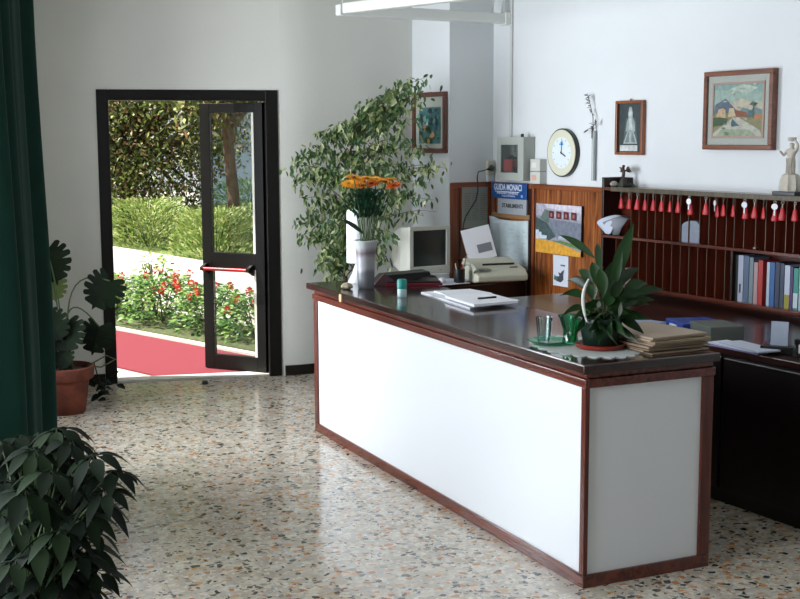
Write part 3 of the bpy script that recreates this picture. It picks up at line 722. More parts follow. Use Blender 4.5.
# books and folders
bk = [(733.5, 739, 254, '#10130f', 'black folder at the left end of the book row', 'folder'), (739.2, 744.5, 254, '#a3a9bb', 'pale lavender folder second in the book row', 'folder'),
      (744.9, 750, 255, '#54637c', 'slate blue book beside the pale lavender folder', 'book'), (750.4, 754.5, 257, '#6f8088', 'grey-green book between slate blue and pinkish books', 'book'), (755, 759, 262, '#a98a8e', 'pinkish grey book left of the red book', 'book'), (759.3, 764, 260, '#a82a26', 'bright red book in the book row', 'book'),
      (768, 771, 262, '#a8bccb', 'thin pale blue booklet right of the red book', 'booklet'), (771.3, 776, 262, '#2d5c94', 'strong blue book in the book row', 'book'), (776.5, 781, 262, '#26334c', 'navy book right of the strong blue book', 'book'), (781.4, 785.5, 263, '#2f3b50', 'dark grey-blue book left of the white binder', 'book'),
      (786, 791.5, 265, '#b3bccd', 'whitish binder with yellow foot near the right edge', 'binder'), (792, 794.5, 267, '#4f2a6a', 'thin purple book right of the whitish binder', 'book'), (795, 800, 268, '#2d8a7a', 'teal green book at the right edge of the photo', 'book'), (800.5, 806, 266, '#9fb0b8', 'grey book just past the teal green book', 'book')]
for i, (x0, x1, yt, c, lb, cat) in enumerate(bk):
    a = W(x0, 280, RO-.03)[0]-RS0; b = W(x1, 280, RO-.03)[0]-RS0; zt = W(x0, yt, RO-.03)[1]
    hh = min(zt-.8205, .262); wd = max(.012, b-a-.002)
    t = rlabel('folder' if cat in ('folder', 'binder') else 'book', lb, cat, a, -RO+.02, .8205, 'books on the lower rack shelf')
    tilt = (R(-4) if 4 <= i <= 5 else (R(3) if 6 <= i <= 8 else 0))*0
    mc = mat('cover_'+c[1:], c, .45)
    mb = MB(); dep = .12
    mb.box(0, wd, 0, .003, 0, hh); mb.box(0, .002, .003, dep, 0, hh); mb.box(wd-.002, wd, .003, dep, 0, hh); mb.build('cover', mc, t)
    B(.0022, wd-.0022, .004, dep-.004, .003, hh-.004).build('pages', M_paper, t)
    if i == 10: B(.001, wd-.001, -.002, -.0003, 0, .075).build('foot_band', mat('yellow_band', '#8f8a2e', .5), t)
    if i == 1: B(wd*.3, wd*.6, -.002, -.0003, .05, .1).build('spine_label', mat('ink'  , '#26282c'), t)
    if i == 12: B(.001, wd-.001, -.002, -.0003, .01, .09).build('foot_band', mat('white_band', '#b9cbd0', .5), t)

# ------------------------------------------------------------------ long worktop and cabinets under the rack
WTZ = .76
kb = thing('base_cabinet', 'black-brown base cabinet under the key rack worktop', 'cabinet', WP(1.5), WR)
B(0, 2.7, -1.03, -.001, 0, .06).build('plinth', M_bottomcab, kb)
B(0, 2.7, -1.05, -.001, .061, WTZ-.032).build('body', M_bottomcab, kb)
for k in range(4):
    d = B(.02+k*.67, .67+k*.67, -1.066, -1.0505, .08, WTZ-.05).build('door', M_bottomcab, kb, bevel=.003)
    MB().tube([(.6+k*.67, -1.067, .55), (.6+k*.67, -1.085, .55), (.6+k*.67, -1.085, .63), (.6+k*.67, -1.067, .63)], .004, 6).build('handle', mat('dull_bronze', '#2e241c', .4, metal=.8), d)
wt = B(-.01, 2.72, -1.075, -.001, WTZ-.03, WTZ).build('worktop', wood('worktop_wood', '#1e0c08', '#38180f', 'x', .3, 8, .2), loc=WP(1.5), rz=WR, bevel=.004)
tag(wt, 'dark red-brown worktop running below the key rack', 'worktop')
def wtp(px, py, z=WTZ): return on_z(px, py, z+.0005)
def flat_box(name, lb, cat, corners, z0, h, m, grp=None, bevel=.002):     # outline traced on a level surface
    pts = [on_z(x, y, z0+h) for x, y in corners]; c = sum(pts, V((0, 0, 0)))/len(pts)
    o = MB().prism([(p.x-c.x, p.y-c.y) for p in pts], 0, h).build(name, m, loc=(c.x, c.y, z0), bevel=bevel); return tag(o, lb, cat, grp)
def rect_thing(loc, rz, name, lb, cat, w, d, h, m, grp=None, bevel=.002):
    o = B(-w/2, w/2, -d/2, d/2, 0, h).build(name, m, loc=loc, rz=rz, bevel=bevel); return tag(o, lb, cat, grp)
p = wtp(712, 338)
t = thing('box_file', 'grey-green box file lying on the worktop behind the folders', 'box file', p, R(-12))
B(-.06, .12, -.1, .13, 0, .07).build('box', mat('file_greygreen', '#5b615a', .5), t, bevel=.003)
t = thing('ring_binder', 'royal blue binder lying on the worktop against the grey-green box file', 'binder', wtp(684, 331), R(-14))
B(-.06, .17, -.12, .1, 0, .055).build('cover', mat('royal_blue', '#1f3f8f', .4), t, bevel=.004)
B(-.068, -.0605, -.05, .03, .02, .04).build('spine_label', M_paper, t)
rect_thing(wtp(664, 336)+V((-.13, .02, 0)), R(20), 'leaflet', 'lavender leaflets fanned on the worktop beside the blue binder', 'leaflet', .16, .2, .03, mat('lavender', '#8f88a8', .6))
t = thing('magazine_pile', 'pile of blue and white magazines behind the peace lily', 'magazines', wtp(645, 333)+V((-.02, .12, 0)), R(10))
for k, (c, a) in enumerate((('#4a5a80', 0), ('#a9b6cf', .2), ('#2e3c5a', -.15), ('#8fa3c4', .1))):
    B(-.12, .12, -.15, .15, k*.012, k*.012+.011).build('magazine', mat('mag_'+c[1:], c, .4), t).rotation_euler = (0, 0, a)
t = thing('paper_stack', 'loose white papers with a violet edge on the worktop front', 'papers', wtp(742, 350)+V((.02, .02, 0)), R(93))
for k, (c, a, dx) in enumerate((('#8782b4', .05, 0), ('#d5dbe8', 0, .02), ('#c3cadb', -.12, -.05))):
    B(-.15+dx, .15+dx, -.06, .06, k*.008, k*.008+.007).build('sheet', mat('sh_'+c[1:], c, .6), t).rotation_euler = (0, 0, a)
t = thing('paper_flower', 'small crumpled pink paper flower at the end of the white papers', 'flower', wtp(762, 349)+V((.04, .03, 0)))
mb = MB(); rs = random.Random(1)
for k in range(14): mb.leaf(V((rs.uniform(-.03, .03), rs.uniform(-.02, .02), .0)), V((rs.uniform(-1, 1), rs.uniform(-1, 1), 1)), V((0, -1, .3)), .045, .02, .3, 3)
mb.build('petals', mat('pink', '#a8607a', .6), t)
# card holder
p = wtp(777, 353)
t = thing('card_holder', 'black holder with an upright pale blue card on the worktop', 'card holder', p, R(-52))
B(-.07, .09, -.035, .035, 0, .035).build('base', M_blackp, t, bevel=.003)
o = B(-.032, .045, -.002, .002, .034, .145).build('card', mat('card_blueish', '#b3bfd2', .5), t); o.rotation_euler = (R(-6), 0, 0)
t = thing('desk_stamp', 'small black and white stamp at the photo\'s right edge of the worktop', 'stamp', wtp(797, 357), 0)
MB().lathe([(.02, 0), (.02, .03), (.008, .04), (.008, .05), (.014, .06), (.014, .08), (0, .085)], n=14).build('stamp', M_blackp, t, smooth=True)
B(-.012, .012, -.026, -.021, .02, .06).build('tag', M_paper, t)

# ------------------------------------------------------------------ folders at counter end
t = thing('folder_stack', 'uneven stack of buff cardboard folders on the counter end', 'folders', on_z(675, 345, CT)+V((0, 0, .0)), R(4))
pc = on_z(675, 350, CT)
t.location = (3.075, 4.17, CT); z = 0
rs = random.Random(8)
for k in range(8):
    hh = rs.choice([.007, .01, .013]); a = rs.uniform(-.1, .1); dx, dy = rs.uniform(-.015, .015), rs.uniform(-.02, .02)
    c = ['#8f7a66', '#a08a72', '#7f7058', '#9c8672', '#a8937c', '#96856b', '#b09a82', '#a89684'][k]
    o = B(-.16+dx, .13+dx, -.19+dy, .17+dy, z, z+hh-.0006).build('folder', mat('buff_'+c[1:], c, .7), t, bevel=.002); o.rotation_euler = (0, 0, a); z += hh
# papers on counter
t = thing('paper_pile', 'white open pages lying on the middle of the dark counter', 'papers', on_z(468, 300, CT), R(0))
def loc_pts(cs, z, t0): return [(on_z(x, y, CT+z)-V(t0.location)) for x, y in cs]
for k, (cs, z, hh) in enumerate((([(421, 293), (455, 291), (520, 301), (470, 309)], 0, .006), ([(434, 292), (470, 290), (492, 294), (455, 299)], .007, .007), ([(445, 298), (489, 295), (518, 303), (474, 307)], .015, .013))):
    q_ = loc_pts(cs, z, t); MB().prism([(p.x, p.y) for p in q_], z, z+hh).build('sheets', M_paper if k != 1 else mat('paper2', '#dfe2e8', .7), t)
q_ = loc_pts([(478, 299), (496, 297.5)], .03, t); MB().tube([(q_[0].x, q_[0].y, .033), (q_[1].x, q_[1].y, .033)], .005, 8).build('pen', M_blackp, t)
# teal pot
t = thing('ink_bottle', 'small glass bottle with a tall teal cap on the counter', 'bottle', on_z(402, 297, CT), 0)
MB().lathe([(.024, 0), (.026, .004), (.026, .04), (.022, .046)], n=20).build('bottle', mat('pale_glassy', '#a9c9c9', .15, spec=.7), t, smooth=True)
MB().lathe([(.026, .0465), (.027, .05), (.027, .092), (.022, .097), (0, .098)], n=20).build('cap', mat('teal', '#0f8a82', .3), t, smooth=True)
# dark red book and black box at counter far end
t = thing('red_book', 'dark red and black folder lying by the vase', 'folder', on_z(398, 286, CT)+V((.1, .1, 0)), R(-20))
B(-.13, .2, -.13, .1, 0, .014).build('cover', mat('dark_red', '#7a1f30', .4), t, bevel=.002)
B(-.12, .19, -.12, .09, .0145, .024).build('top_cover', mat('very_dark_red', '#2a1216', .4), t, bevel=.002)
t = thing('card_box', 'sloping black desk tray with a dark pink side by the vase foot', 'desk tray', on_z(378, 288, CT)+V((.11, .13, 0)), R(-8))
mb = MB(); mb.prism([(-.08, 0), (.1, 0), (.26, .055), (.25, .075), (-.02, .06)], -.05, .09, 'y'); mb.build('tray', M_blackp, t, bevel=.003)
mb = MB(); mb.prism([(-.1, 0), (-.02, 0), (.03, .03), (-.03, .072)], -.065, -.051, 'y'); mb.build('side', mat('mauve', '#6a4850', .5), t)
# pale small items on the desk edge
t = thing('mouse', 'white computer mouse on papers in front of the monitor', 'mouse', V((3.8, 7.56, DT+.012)), R(-30))
MB().lathe([(.03, 0), (.033, .01), (.025, .026), (.01, .033), (0, .034)], n=20, sx=.9, sy=1.6).build('body', mat('mouse_white', '#cfd3d6', .4), t, smooth=True)
t = thing('paper_sheets', 'loose white sheets on the desk under the mouse', 'papers', V((3.78, 7.58, DT)), R(8))
B(-.22, .2, -.1, .1, 0, .005).build('sheets', M_paper, t); o = B(-.1, .24, -.08, .12, .0055, .01).build('sheets', M_paperb, t); o.rotation_euler = (0, 0, .2)

# ------------------------------------------------------------------ vase with gerberas
vp = on_z(366, 288, CT)
t = thing('flower_vase', 'mottled grey ceramic vase holding orange gerberas on the counter', 'vase', vp, 0)
m = mat('vase_glaze', '#b9b8bb', .3, spec=.4); nt = m.node_tree; b_ = nt.nodes['Principled BSDF']
tc = nt.nodes.new('ShaderNodeTexCoord'); sx_ = nt.nodes.new('ShaderNodeSeparateXYZ'); rp = nt.nodes.new('ShaderNodeValToRGB'); nz = nt.nodes.new('ShaderNodeTexNoise'); nz.inputs['Scale'].default_value = 9
ma = nt.nodes.new('ShaderNodeMath'); ma.operation = 'MULTIPLY_ADD'; ma.inputs[1].default_value = .07
nt.links.new(tc.outputs['Object'], sx_.inputs[0]); nt.links.new(tc.outputs['Object'], nz.inputs['Vector']); nt.links.new(nz.outputs['Fac'], ma.inputs[0]); nt.links.new(sx_.outputs['Z'], ma.inputs[2])
ma2 = nt.nodes.new('ShaderNodeMath'); ma2.operation = 'MULTIPLY'; ma2.inputs[1].default_value = 2.9; nt.links.new(ma.outputs[0], ma2.inputs[0]); nt.links.new(ma2.outputs[0], rp.inputs['Fac'])
els = rp.color_ramp.elements
for i, (pos, c) in enumerate([(0, '#6f7276'), (.35, '#74777b'), (.42, '#a7a8ab'), (.6, '#a8a6ac'), (.7, '#76686f'), (.8, '#b9bcbd'), (.93, '#c9cdcc'), (.98, '#6e5a5c')]):
    e = els[i] if i < 2 else els.new(pos); e.position = pos; e.color = (*hexc(c), 1)
nt.links.new(rp.outputs['Color'], b_.inputs['Base Color'])
MB().lathe([(.042, 0), (.047, .01), (.05, .08), (.052, .16), (.055, .2), (.061, .24), (.068, .262), (.071, .272), (.066, .276), (.057, .262), (.05, .2), (.04, .03)], n=32).build('vase', m, t, smooth=True)
fl = [(350, 184, 1), (359, 181, 1), (367, 179, 1), (376, 180, 1), (385, 182, 1), (394, 186, 2), (354, 178, 1), (372, 184, 2), (390, 180, 1), (363, 186, 1)]
rs = random.Random(6)
for i, (fx, fy, kk) in enumerate(fl):
    dep = (V(vp)-O).dot(FW)+rs.uniform(-.12, .12); c = at_depth(fx, fy, dep)-V(vp)
    t2 = thing('gerbera', 'orange-yellow gerbera bloom standing in the grey vase' if kk == 1 else 'deeper orange gerbera bloom standing in the grey vase', 'flower', vp, 0, 'gerberas in the vase')
    a = V((rs.uniform(-.02, .02), rs.uniform(-.02, .02), .12))
    MB().tube([a, a.lerp(c, .5)+V((0, 0, .01)), c-V((0, 0, .012))], .003, 6).build('stem', M_stem, t2)
    mb = MB(); tilt = V((rs.uniform(-.35, .35), rs.uniform(-.35, .1), 1)).normalized()
    ax = tilt.cross(V((1, 0, 0))).normalized(); bx = tilt.cross(ax)
    for ring_, (nl, ln, el) in enumerate(((20, .055, .1), (16, .042, .35))):
        for k in range(nl):
            an = k/nl*2*pi+ring_*.15; d = ax*cos(an)+bx*sin(an)+tilt*el
            mb.leaf(c+d*.006, d, tilt, ln*rs.uniform(.85, 1.1), .014, .12, 3)
    mb.build('petals', mat('gerbera_yellow' if kk == 1 else 'gerbera_orange', '#f0a818' if kk == 1 else '#e06a1c', .5), t2)
    mb = MB(); mb.lathe([(.004, -.004), (.014, 0), (.013, .007), (0, .01)], n=12); o = mb.build('centre', mat('gerbera_centre', '#5a1e10', .8), t2, loc=c)
t2 = thing('fern_bunch', 'dark green fern bunch filling the grey vase below the gerberas', 'foliage', vp, 0)
mb = MB()
for i in range(420):
    an = rs.uniform(0, 2*pi); rr = abs(rs.gauss(0, .055)); z = rs.uniform(.4, .55)
    rr = min(rr, .04+(z-.3)*.38); b0 = V((rr*cos(an), rr*sin(an), z)); d = V((cos(an)*.5+rs.uniform(-.3, .3), sin(an)*.5+rs.uniform(-.3, .3), .9))
    mb.leaf(b0, d, V((0, -1, .2)), rs.uniform(.025, .045), .014, .1, 2)
mb.build('fronds', leafmat('fern_green', ['#143a26', '#1d4a30', '#0f2e20', '#2a5a3a'], .5), t2)
mb = MB()
for i in range(9):
    an = i/9*2*pi; mb.tube([(.015*cos(an), .015*sin(an), .1), (.03*cos(an), .03*sin(an), .3), (.055*cos(an), .055*sin(an), .45)], .0025, 5)
mb.build('stems', M_stem, t2)
mb = MB(); 
for (x, y, zz) in ((-.12, -.02, .41), (-.15, .02, .43)): mb.leaf(V((0, 0, .3)), V((x, y, zz-.3)), V((0, -1, .5)), .2, .022, .15, 4)
mb.build('blade', mat('dark_blade', '#1d3a26', .5), t2)
# white shade behind the vase
wp_ = on_z(351, 285, CT)+V((.1, .11, 0))
t = thing('table_lamp', 'white shaded table lamp standing behind the grey vase', 'lamp', wp_, 0)
M_shade = mat('shade_white', '#e6eaec', .6)
mb = MB(); mb.lathe([(.074, .12), (.073, .3), (.071, .415), (.066, .43), (.02, .438)], n=32); mb.build('lamp_shade', M_shade, t, smooth=True, solid=.003)
MB().lathe([(.07, 0), (.066, .01), (.045, .05), (.028, .1), (.02, .14), (.01, .145), (.01, .3)], n=24).build('base', mat('lamp_base_white', '#d2d6d8', .35), t, smooth=True)
t = thing('seashell', 'small pale shell ornament at the counter corner', 'ornament', on_z(347, 289, CT), 0)
mb = MB(); mb.lathe([(.012, 0), (.03, .006), (.034, .016), (.024, .03), (.01, .036), (0, .038)], n=18, wob=lambda a, z: 1+.12*sin(6*a)); mb.build('shell', mat('shell_tan', '#9a917a', .5, noise=.3, nscale=60), t, smooth=True)

# ------------------------------------------------------------------ monitor
mc = V((3.84, 7.84, DT))
t = thing('computer_monitor', 'beige tube monitor with a dark green-black screen on the desk', 'monitor', mc, R(9))
def taper(mb, secs):      # sections (y, x0,x1,z0,z1)
    rings = [[mb.bm.verts.new(p) for p in ((x0, y, z0), (x1, y, z0), (x1, y, z1), (x0, y, z1))] for y, x0, x1, z0, z1 in secs]
    for a, b in zip(rings, rings[1:]):
        for k in range(4): mb._f(mb.bm.faces.new((a[k], a[(k+1) % 4], b[(k+1) % 4], b[k])))
    mb._f(mb.bm.faces.new(rings[0])); mb._f(mb.bm.faces.new(rings[-1][::-1])); return mb
sh = taper(MB(), [(.012, -.17, .17, .045, .375), (.12, -.165, .165, .05, .37), (.2, -.145, .145, .07, .35), (.34, -.1, .1, .1, .3)])
case = sh.build('casing', M_pale_plastic, t, bevel=.008)
mb = MB(); mb.box(-.175, .175, -.015, .011, .042, .098); mb.box(-.175, .175, -.015, .011, .35, .38); mb.box(-.175, -.142, -.015, .011, .098, .35); mb.box(.142, .175, -.015, .011, .098, .35)
mb.build('bezel', M_pale_plastic, t, bevel=.004)
rows = [[(-.142+.284*i/8, -.004-.008*(1-((i-4)/4)**2)*(1-((j-4)/4)**2), .098+.252*j/8) for i in range(9)] for j in range(9)]
MB().grid(rows).build('screen', M_screen, t, smooth=True)
B(.08, .1, -.018, -.0155, .062, .072).build('power_button', M_grey_plastic, t)
MB().lathe([(.12, 0), (.12, .012), (.07, .02), (.06, .044)], n=24, cy=.12).build('foot', mat('foot_dark', '#3a3d3a', .5), t, smooth=True)
# pen cup
t = thing('pen_holder', 'black pen cup with pens beside the monitor', 'pen cup', V((3.93, 7.55, DT)), 0)
MB().lathe([(.036, 0), (.038, .004), (.04, .1), (.036, .1), (.033, .01)], n=20).build('cup', M_blackp, t, smooth=True)
for i, (dx, dy, l, c) in enumerate(((.05, .0, .2, '#7a6a5a'), (-.01, .01, .15, '#2a2a2a'), (-.03, -.01, .14, '#c0b49a'), (.015, -.02, .13, '#8a3a2a'))):
    MB().tube([(dx*.2, dy*.2, .012), (dx*1.2+.0, dy, l)], .004, 6).build('pen', mat('pen_'+c[1:], c, .4), t)
# fax machine
fc = V(on_z(494, 276, DT)); fc = V((4.22, 7.6, DT))
t = thing('fax_machine', 'beige fax machine with a sheet standing in its feeder', 'fax machine', fc, R(-5))
mb = taper(MB(), [(-.16, -.18, .2, .01, .05), (-.1, -.19, .21, .0, .085), (.0, -.19, .21, 0, .11), (.1, -.17, .18, 0, .15), (.15, -.17, .18, 0, .15)])
mb.build('body', mat('fax_beige', '#bcbdab', .45), t, bevel=.01)
mb = MB(); mb.box(-.1, .14, .0, .012, 0, .012); o = mb.build('paper_slot', M_blackp, t, loc=(.02, -.01, .106)); o.rotation_euler = (R(20), 0, 0)
mb = MB(); mb.box(.1, .16, 0, .006, 0, .006); o = mb.build('name_strip', M_blackp, t, loc=(.0, -.07, .092)); o.rotation_euler = (R(20), 0, 0)
mb = MB()
for i in range(4):
    for j in range(3): mb.box(-.15+i*.022, -.134+i*.022, -.13+j*.022, -.115+j*.022, .08, .095)
mb.build('keypad', mat('key_grey', '#8d8f86', .5), t)
mb = MB(); mb.tube([(-.18, -.13, .08), (-.185, -.09, .115), (-.185, .03, .13), (-.18, .08, .12)], [.022, .016, .016, .022], 10); mb.build('handset', mat('handset_beige', '#a9ab9c', .4), t, smooth=True)
o = B(-.14, .08, -.001, .001, 0, .235).build('feed_sheet', M_paper, t, loc=(-.0, .1, .145)); o.rotation_euler = (R(-14), R(-11), 0)
B(-.05, .06, -.003, -.0015, .05, .11).build('printed_block', mat('print_dark', '#7d7e86', .6), o)

# ------------------------------------------------------------------ statues on the rack
p = WP(2.995, 1.43, .09)
t = thing('statue', 'pale stone statue of a draped woman on a dark base on the rack', 'statue', V((p.x, p.y, 1.4285)), WR)
B(-.075, .085, -.06, .06, 0, .022).build('base', mat('statue_base', '#23282c', .4), t, bevel=.003)
M_stone = mat('stone_cream', '#b9b3a6', .6, noise=.12, nscale=40)
mb = MB(); mb.lathe([(.056, .022), (.064, .04), (.06, .075), (.048, .11), (.022, .12)], n=26, wob=lambda a, z: 1+.1*sin(9*a), sy=.75); mb.build('rock', M_stone, t, smooth=True)
J = [(0, 0, .165, (.028, .021)), (0, 0, .12, (.024, .02)), (0, 0, .085, (.026, .022)), (0, 0, .2, (.021, .016)), (.002, 0, .232, (.028, .018)), (.003, 0, .254, (.009, .009)), (.002, -.002, .27, (.015, .016)), (.001, -.001, .283, (.012, .013)),
     (-.03, 0, .24, .01), (-.044, -.012, .212, .0085), (-.05, -.028, .232, .007), (-.054, -.034, .24, .006),
     (.034, 0, .242, .01), (.046, -.004, .27, .0085), (.03, -.006, .292, .006), (.022, -.006, .3, .005)]
skin('body', J, [(0, 1), (1, 2), (0, 3), (3, 4), (4, 5), (5, 6), (6, 7), (4, 8), (8, 9), (9, 10), (10, 11), (4, 12), (12, 13), (13, 14), (14, 15)], M_stone, t)
MB().lathe([(.012, .289), (.022, .292), (.023, .309), (.019, .311), (.01, .302)], n=18, wob=lambda a, z: 1+.06*sin(8*a)).build('basket', M_stone, t, smooth=True)
mb = MB()
for k in range(4): mb.tube([(-.02+.012*k, -.016, .2), (-.012+.009*k, -.022, .15), (-.02+.014*k, -.02, .09)], .0035, 5)
mb.build('drapery', M_stone, t, smooth=True)
s, z = W(624, 186, .08)
t = thing('figurine', 'small dark bronze winged figurine on the rack beside its raised end', 'figurine', WP(s, 1.4285, .085), WR)
M_brz = mat('bronze_dark', '#4a3a32', .4, metal=.5, noise=.4, nscale=60)
MB().lathe([(.032, 0), (.034, .01), (.024, .03), (.018, .05)], n=16, wob=lambda a, z: 1+.12*sin(5*a)).build('base', mat('mossy_dark', '#2c302a', .6), t, smooth=True)
J = [(0, 0, .08, (.012, .01)), (0, 0, .1, (.013, .01)), (0, 0, .118, .005), (0, -.002, .132, .011), (.0, 0, .14, .008), (-.006, -.004, .06, .007), (-.008, 0, .045, .006), (.008, -.006, .06, .007), (.014, -.01, .048, .005),
     (-.018, -.002, .112, .005), (-.034, -.006, .125, .004), (.018, -.004, .106, .005), (.036, -.012, .1, .004)]
skin('body', J, [(0, 1), (1, 2), (2, 3), (3, 4), (0, 5), (5, 6), (0, 7), (7, 8), (1, 9), (9, 10), (1, 11), (11, 12)], M_brz, t)
for sg in (-1, 1):
    mb = MB()
    for k in range(6): mb.leaf(V((sg*.008, .012, .1)), V((sg*(1-.1*k), .1, -.1+.22*k)), V((0, -1, 0)), .052-.003*k, .014, 0, 3)
    mb.build('wing', M_brz, t, solid=.0015)
t = thing('ornament', 'tiny pale round ornament left of the winged figurine', 'ornament', WP(s-.075, 1.4285, .1), WR)
MB().lathe([(.014, 0), (.026, .01), (.026, .022), (.012, .034), (0, .036)], n=16, wob=lambda a, z: 1+.1*sin(4*a)).build('stone', mat('pale_stone', '#a8a49c', .6), t, smooth=True)
t = thing('ornament', 'tiny dark leafy ornament right of the winged figurine', 'ornament', WP(s+.075, 1.4285, .09), WR)
mb = MB(); rs = random.Random(2)
for k in range(16): mb.leaf(V((0, 0, .002)), V((rs.uniform(-1, 1), rs.uniform(-1, .6), rs.uniform(.3, 1.4))), V((0, -1, .2)), .04, .016, .2, 3)
mb.build('leaves', mat('dark_leaf_small', '#2e4038', .6), t)

# ------------------------------------------------------------------ peace lily group on counter
dc = on_z(590, 352, CT)
dc = V((2.79, 4.25, CT))
t = thing('doily', 'white scalloped lace doily under the peace lily on the counter', 'doily', dc, 0)
n = 220
pts = [((.24+.028*abs(sin(k/n*2*pi*11)))*cos(k/n*2*pi)*.72, (.26+.03*abs(sin(k/n*2*pi*11)))*sin(k/n*2*pi)) for k in range(n)]
MB().prism(pts, 0, .003).build('lace', mat('lace', '#b9bfbc', .8, noise=.06, nscale=90), t)
M_lily = leafmat('lily_green', ['#1a3518', '#22401e', '#152a16', '#2b4f24'], .35, .15)
pp = on_z(607, 354, CT+.012); pp = V((2.83, 4.19, CT+.0035))
t = thing('peace_lily', 'leafy potted peace lily in a red saucer on the doily', 'potted plant', pp, 0)
MB().lathe([(.085, 0), (.098, .004), (.105, .018), (.1, .02), (.09, .008)], n=32).build('saucer', mat('saucer_red', '#8a2a1c', .35), t, smooth=True)
MB().lathe([(.065, .0085), (.07, .012), (.088, .11), (.092, .112), (.092, .125), (.082, .125), (.08, .1)], n=28).build('pot', mat('pot_darkgreen', '#12271e', .3), t, smooth=True)
MB().lathe([(.0795, .098), (.0795, .105), (.0, .108)], n=20).build('soil', M_soil, t)
dep = (pp-O).dot(FW)
def bigleaf(tipx, tipy, base=(0, 0, .1), w=.07, bow=.1, dd=0, lenf=.62, name='leaf', m=M_lily):
    tip = at_depth(tipx, tipy, dep+dd)-pp; b0 = V(base); mid = b0.lerp(tip, .5)+V((0, 0, bow))
    def C(u): return b0*(1-u)**2+mid*2*u*(1-u)+tip*u*u
    side = (tip-b0).cross(V((0, 0, 1)));
    view = (at_depth(tipx, tipy, dep)-O).normalized()
    side = (tip-b0).cross(view+V((0, 0, random.uniform(.1, .9)))); 
    if side.length < 1e-4: side = V((1, 0, 0))
    side.normalize(); rows = []
    N = 9; u0 = 1-lenf
    for i in range(N):
        u = u0+(1-u0)*i/(N-1); f = sin(pi*min(1, (i+.25)/(N-.75))**.85)*(1 if i < N-1 else .02)
        c = C(u); tn = (C(min(1, u+.02))-C(u-.02)).normalized(); nn = side.cross(tn)
        rows.append([c-side*w*.42*f-nn*w*.14*f, c, c+side*w*.42*f-nn*w*.14*f])
    mb = MB(); mb.grid(rows); o = mb.build(name, m, t, smooth=True)
    MB().tube([C(u0*i/5) for i in range(6)], .003, 5).build('stalk', M_stem, o)
    return o
ll = [(560, 300, .06, .09), (553, 275, .05, .1), (572, 262, .05, .12), (528, 243, .0, 0)]
for (x, y, w, bow, dd) in [(560, 296, .055, .13, -.02), (566, 282, .05, .15, .05), (578, 270, .05, .12, .1), (592, 262, .055, .1, .0), (600, 268, .06, .06, -.05), (612, 262, .06, .05, .05), (634, 222, .07, .0, .05), (622, 250, .05, .02, .0),
                           (640, 268, .055, .1, .1), (648, 284, .06, .12, .05), (664, 290, .05, .1, .1), (650, 305, .06, .1, .0), (572, 320, .05, .1, -.05), (560, 318, .045, .12, -.04), (585, 325, .05, .1, -.1), (600, 330, .055, .1, -.12), (620, 325, .06, .1, -.12), (640, 320, .06, .1, -.08),
                           (582, 305, .055, .08, -.06), (596, 300, .06, .08, -.08), (610, 295, .06, .06, -.08), (626, 300, .06, .07, -.06), (640, 300, .055, .06, -.02), (590, 285, .055, .08, 0), (606, 280, .055, .06, 0), (622, 280, .055, .06, 0),
                           (588, 332, .05, .05, -.14), (598, 345, .045, .05, -.15), (606, 334, .05, .05, -.16), (618, 346, .045, .05, -.16), (626, 336, .05, .05, -.15), (640, 343, .045, .05, -.12), (584, 318, .05, .06, -.12), (597, 318, .05, .06, -.13), (612, 314, .05, .06, -.14), (630, 314, .05, .06, -.12), (650, 320, .05, .06, -.06), (655, 300, .05, .08, .05), (645, 292, .05, .08, .0),
                           (645, 335, .05, .08, -.05), (590, 340, .045, .08, -.12), (612, 340, .05, .08, -.14), (632, 340, .05, .08, -.12), (575, 335, .04, .08, -.1)]:
    bigleaf(x, y, (random.uniform(-.03, .03), random.uniform(-.03, .03), .1), w, bow, dd)
bigleaf(597, 243, (0, 0, .12), .035, .12, .15)
# upright leaf crossing in front of the poster
bigleaf(559, 235, tuple(at_depth(603, 268, dep+.1)-pp), .04, .05, .12, .8)
o = MB(); c0 = at_depth(587, 322, dep-.1)-pp; c1 = at_depth(583, 298, dep-.1)-pp; c2 = at_depth(589, 279, dep-.1)-pp
cc = c1*2-(c0+c2)*.5; o.tube([c0*(1-u)**2+cc*2*u*(1-u)+c2*u*u for u in [i/10 for i in range(11)]], [.003+.0045*sin(pi*(i+.5)/11) for i in range(11)], 8); tag(o.build('spathe', mat('spathe_white', '#cdcfc8', .5), t, smooth=True), 'curved white spathe')
for (x, y) in ((619, 312), (598, 303)):
    c = at_depth(x, y, dep-.13)-pp; mb = MB(); mb.leaf(c-V((0, 0, .02)), V((.15, 0, 1)), V((0, -1, 0)), .06 if x > 610 else .03, .022, 0, 4); mb.build('spathe', mat('spathe_grey', '#8f948a', .5), t)
gp = on_z(562, 349, CT+.003); gp = V((2.69, 4.36, CT+.0035))
t = thing('glass_dish', 'shallow green glass dish on the doily beside the peace lily', 'dish', gp, 0)
MB().lathe([(.04, 0), (.07, .004), (.088, .016), (.086, .018), (.066, .008), (.03, .006)], n=32, wob=lambda a, z: 1+.04*sin(8*a)).build('dish', M_green_glass, t, smooth=True)
t = thing('glass_tumbler', 'flared clear drinking glass standing in the green dish', 'glass', gp+V((-.02, .005, .0085)), 0)
MB().lathe([(.024, 0), (.026, .004), (.036, .105), (.034, .105), (.023, .008)], n=28).build('glass', M_clear, t, smooth=True)
t = thing('glass_vase', 'green ruffled glass vase beside the lily pot', 'vase', V((2.775, 4.33, CT+.0035)), 0)
MB().lathe([(.03, 0), (.034, .004), (.03, .03), (.028, .06), (.04, .1), (.05, .12), (.047, .12), (.036, .1), (.025, .06), (.026, .03), (.026, .008)], n=36, wob=lambda a, z: 1+(.14*sin(6*a) if z > .05 else 0)).build('vase', M_green_glass, t, smooth=True)

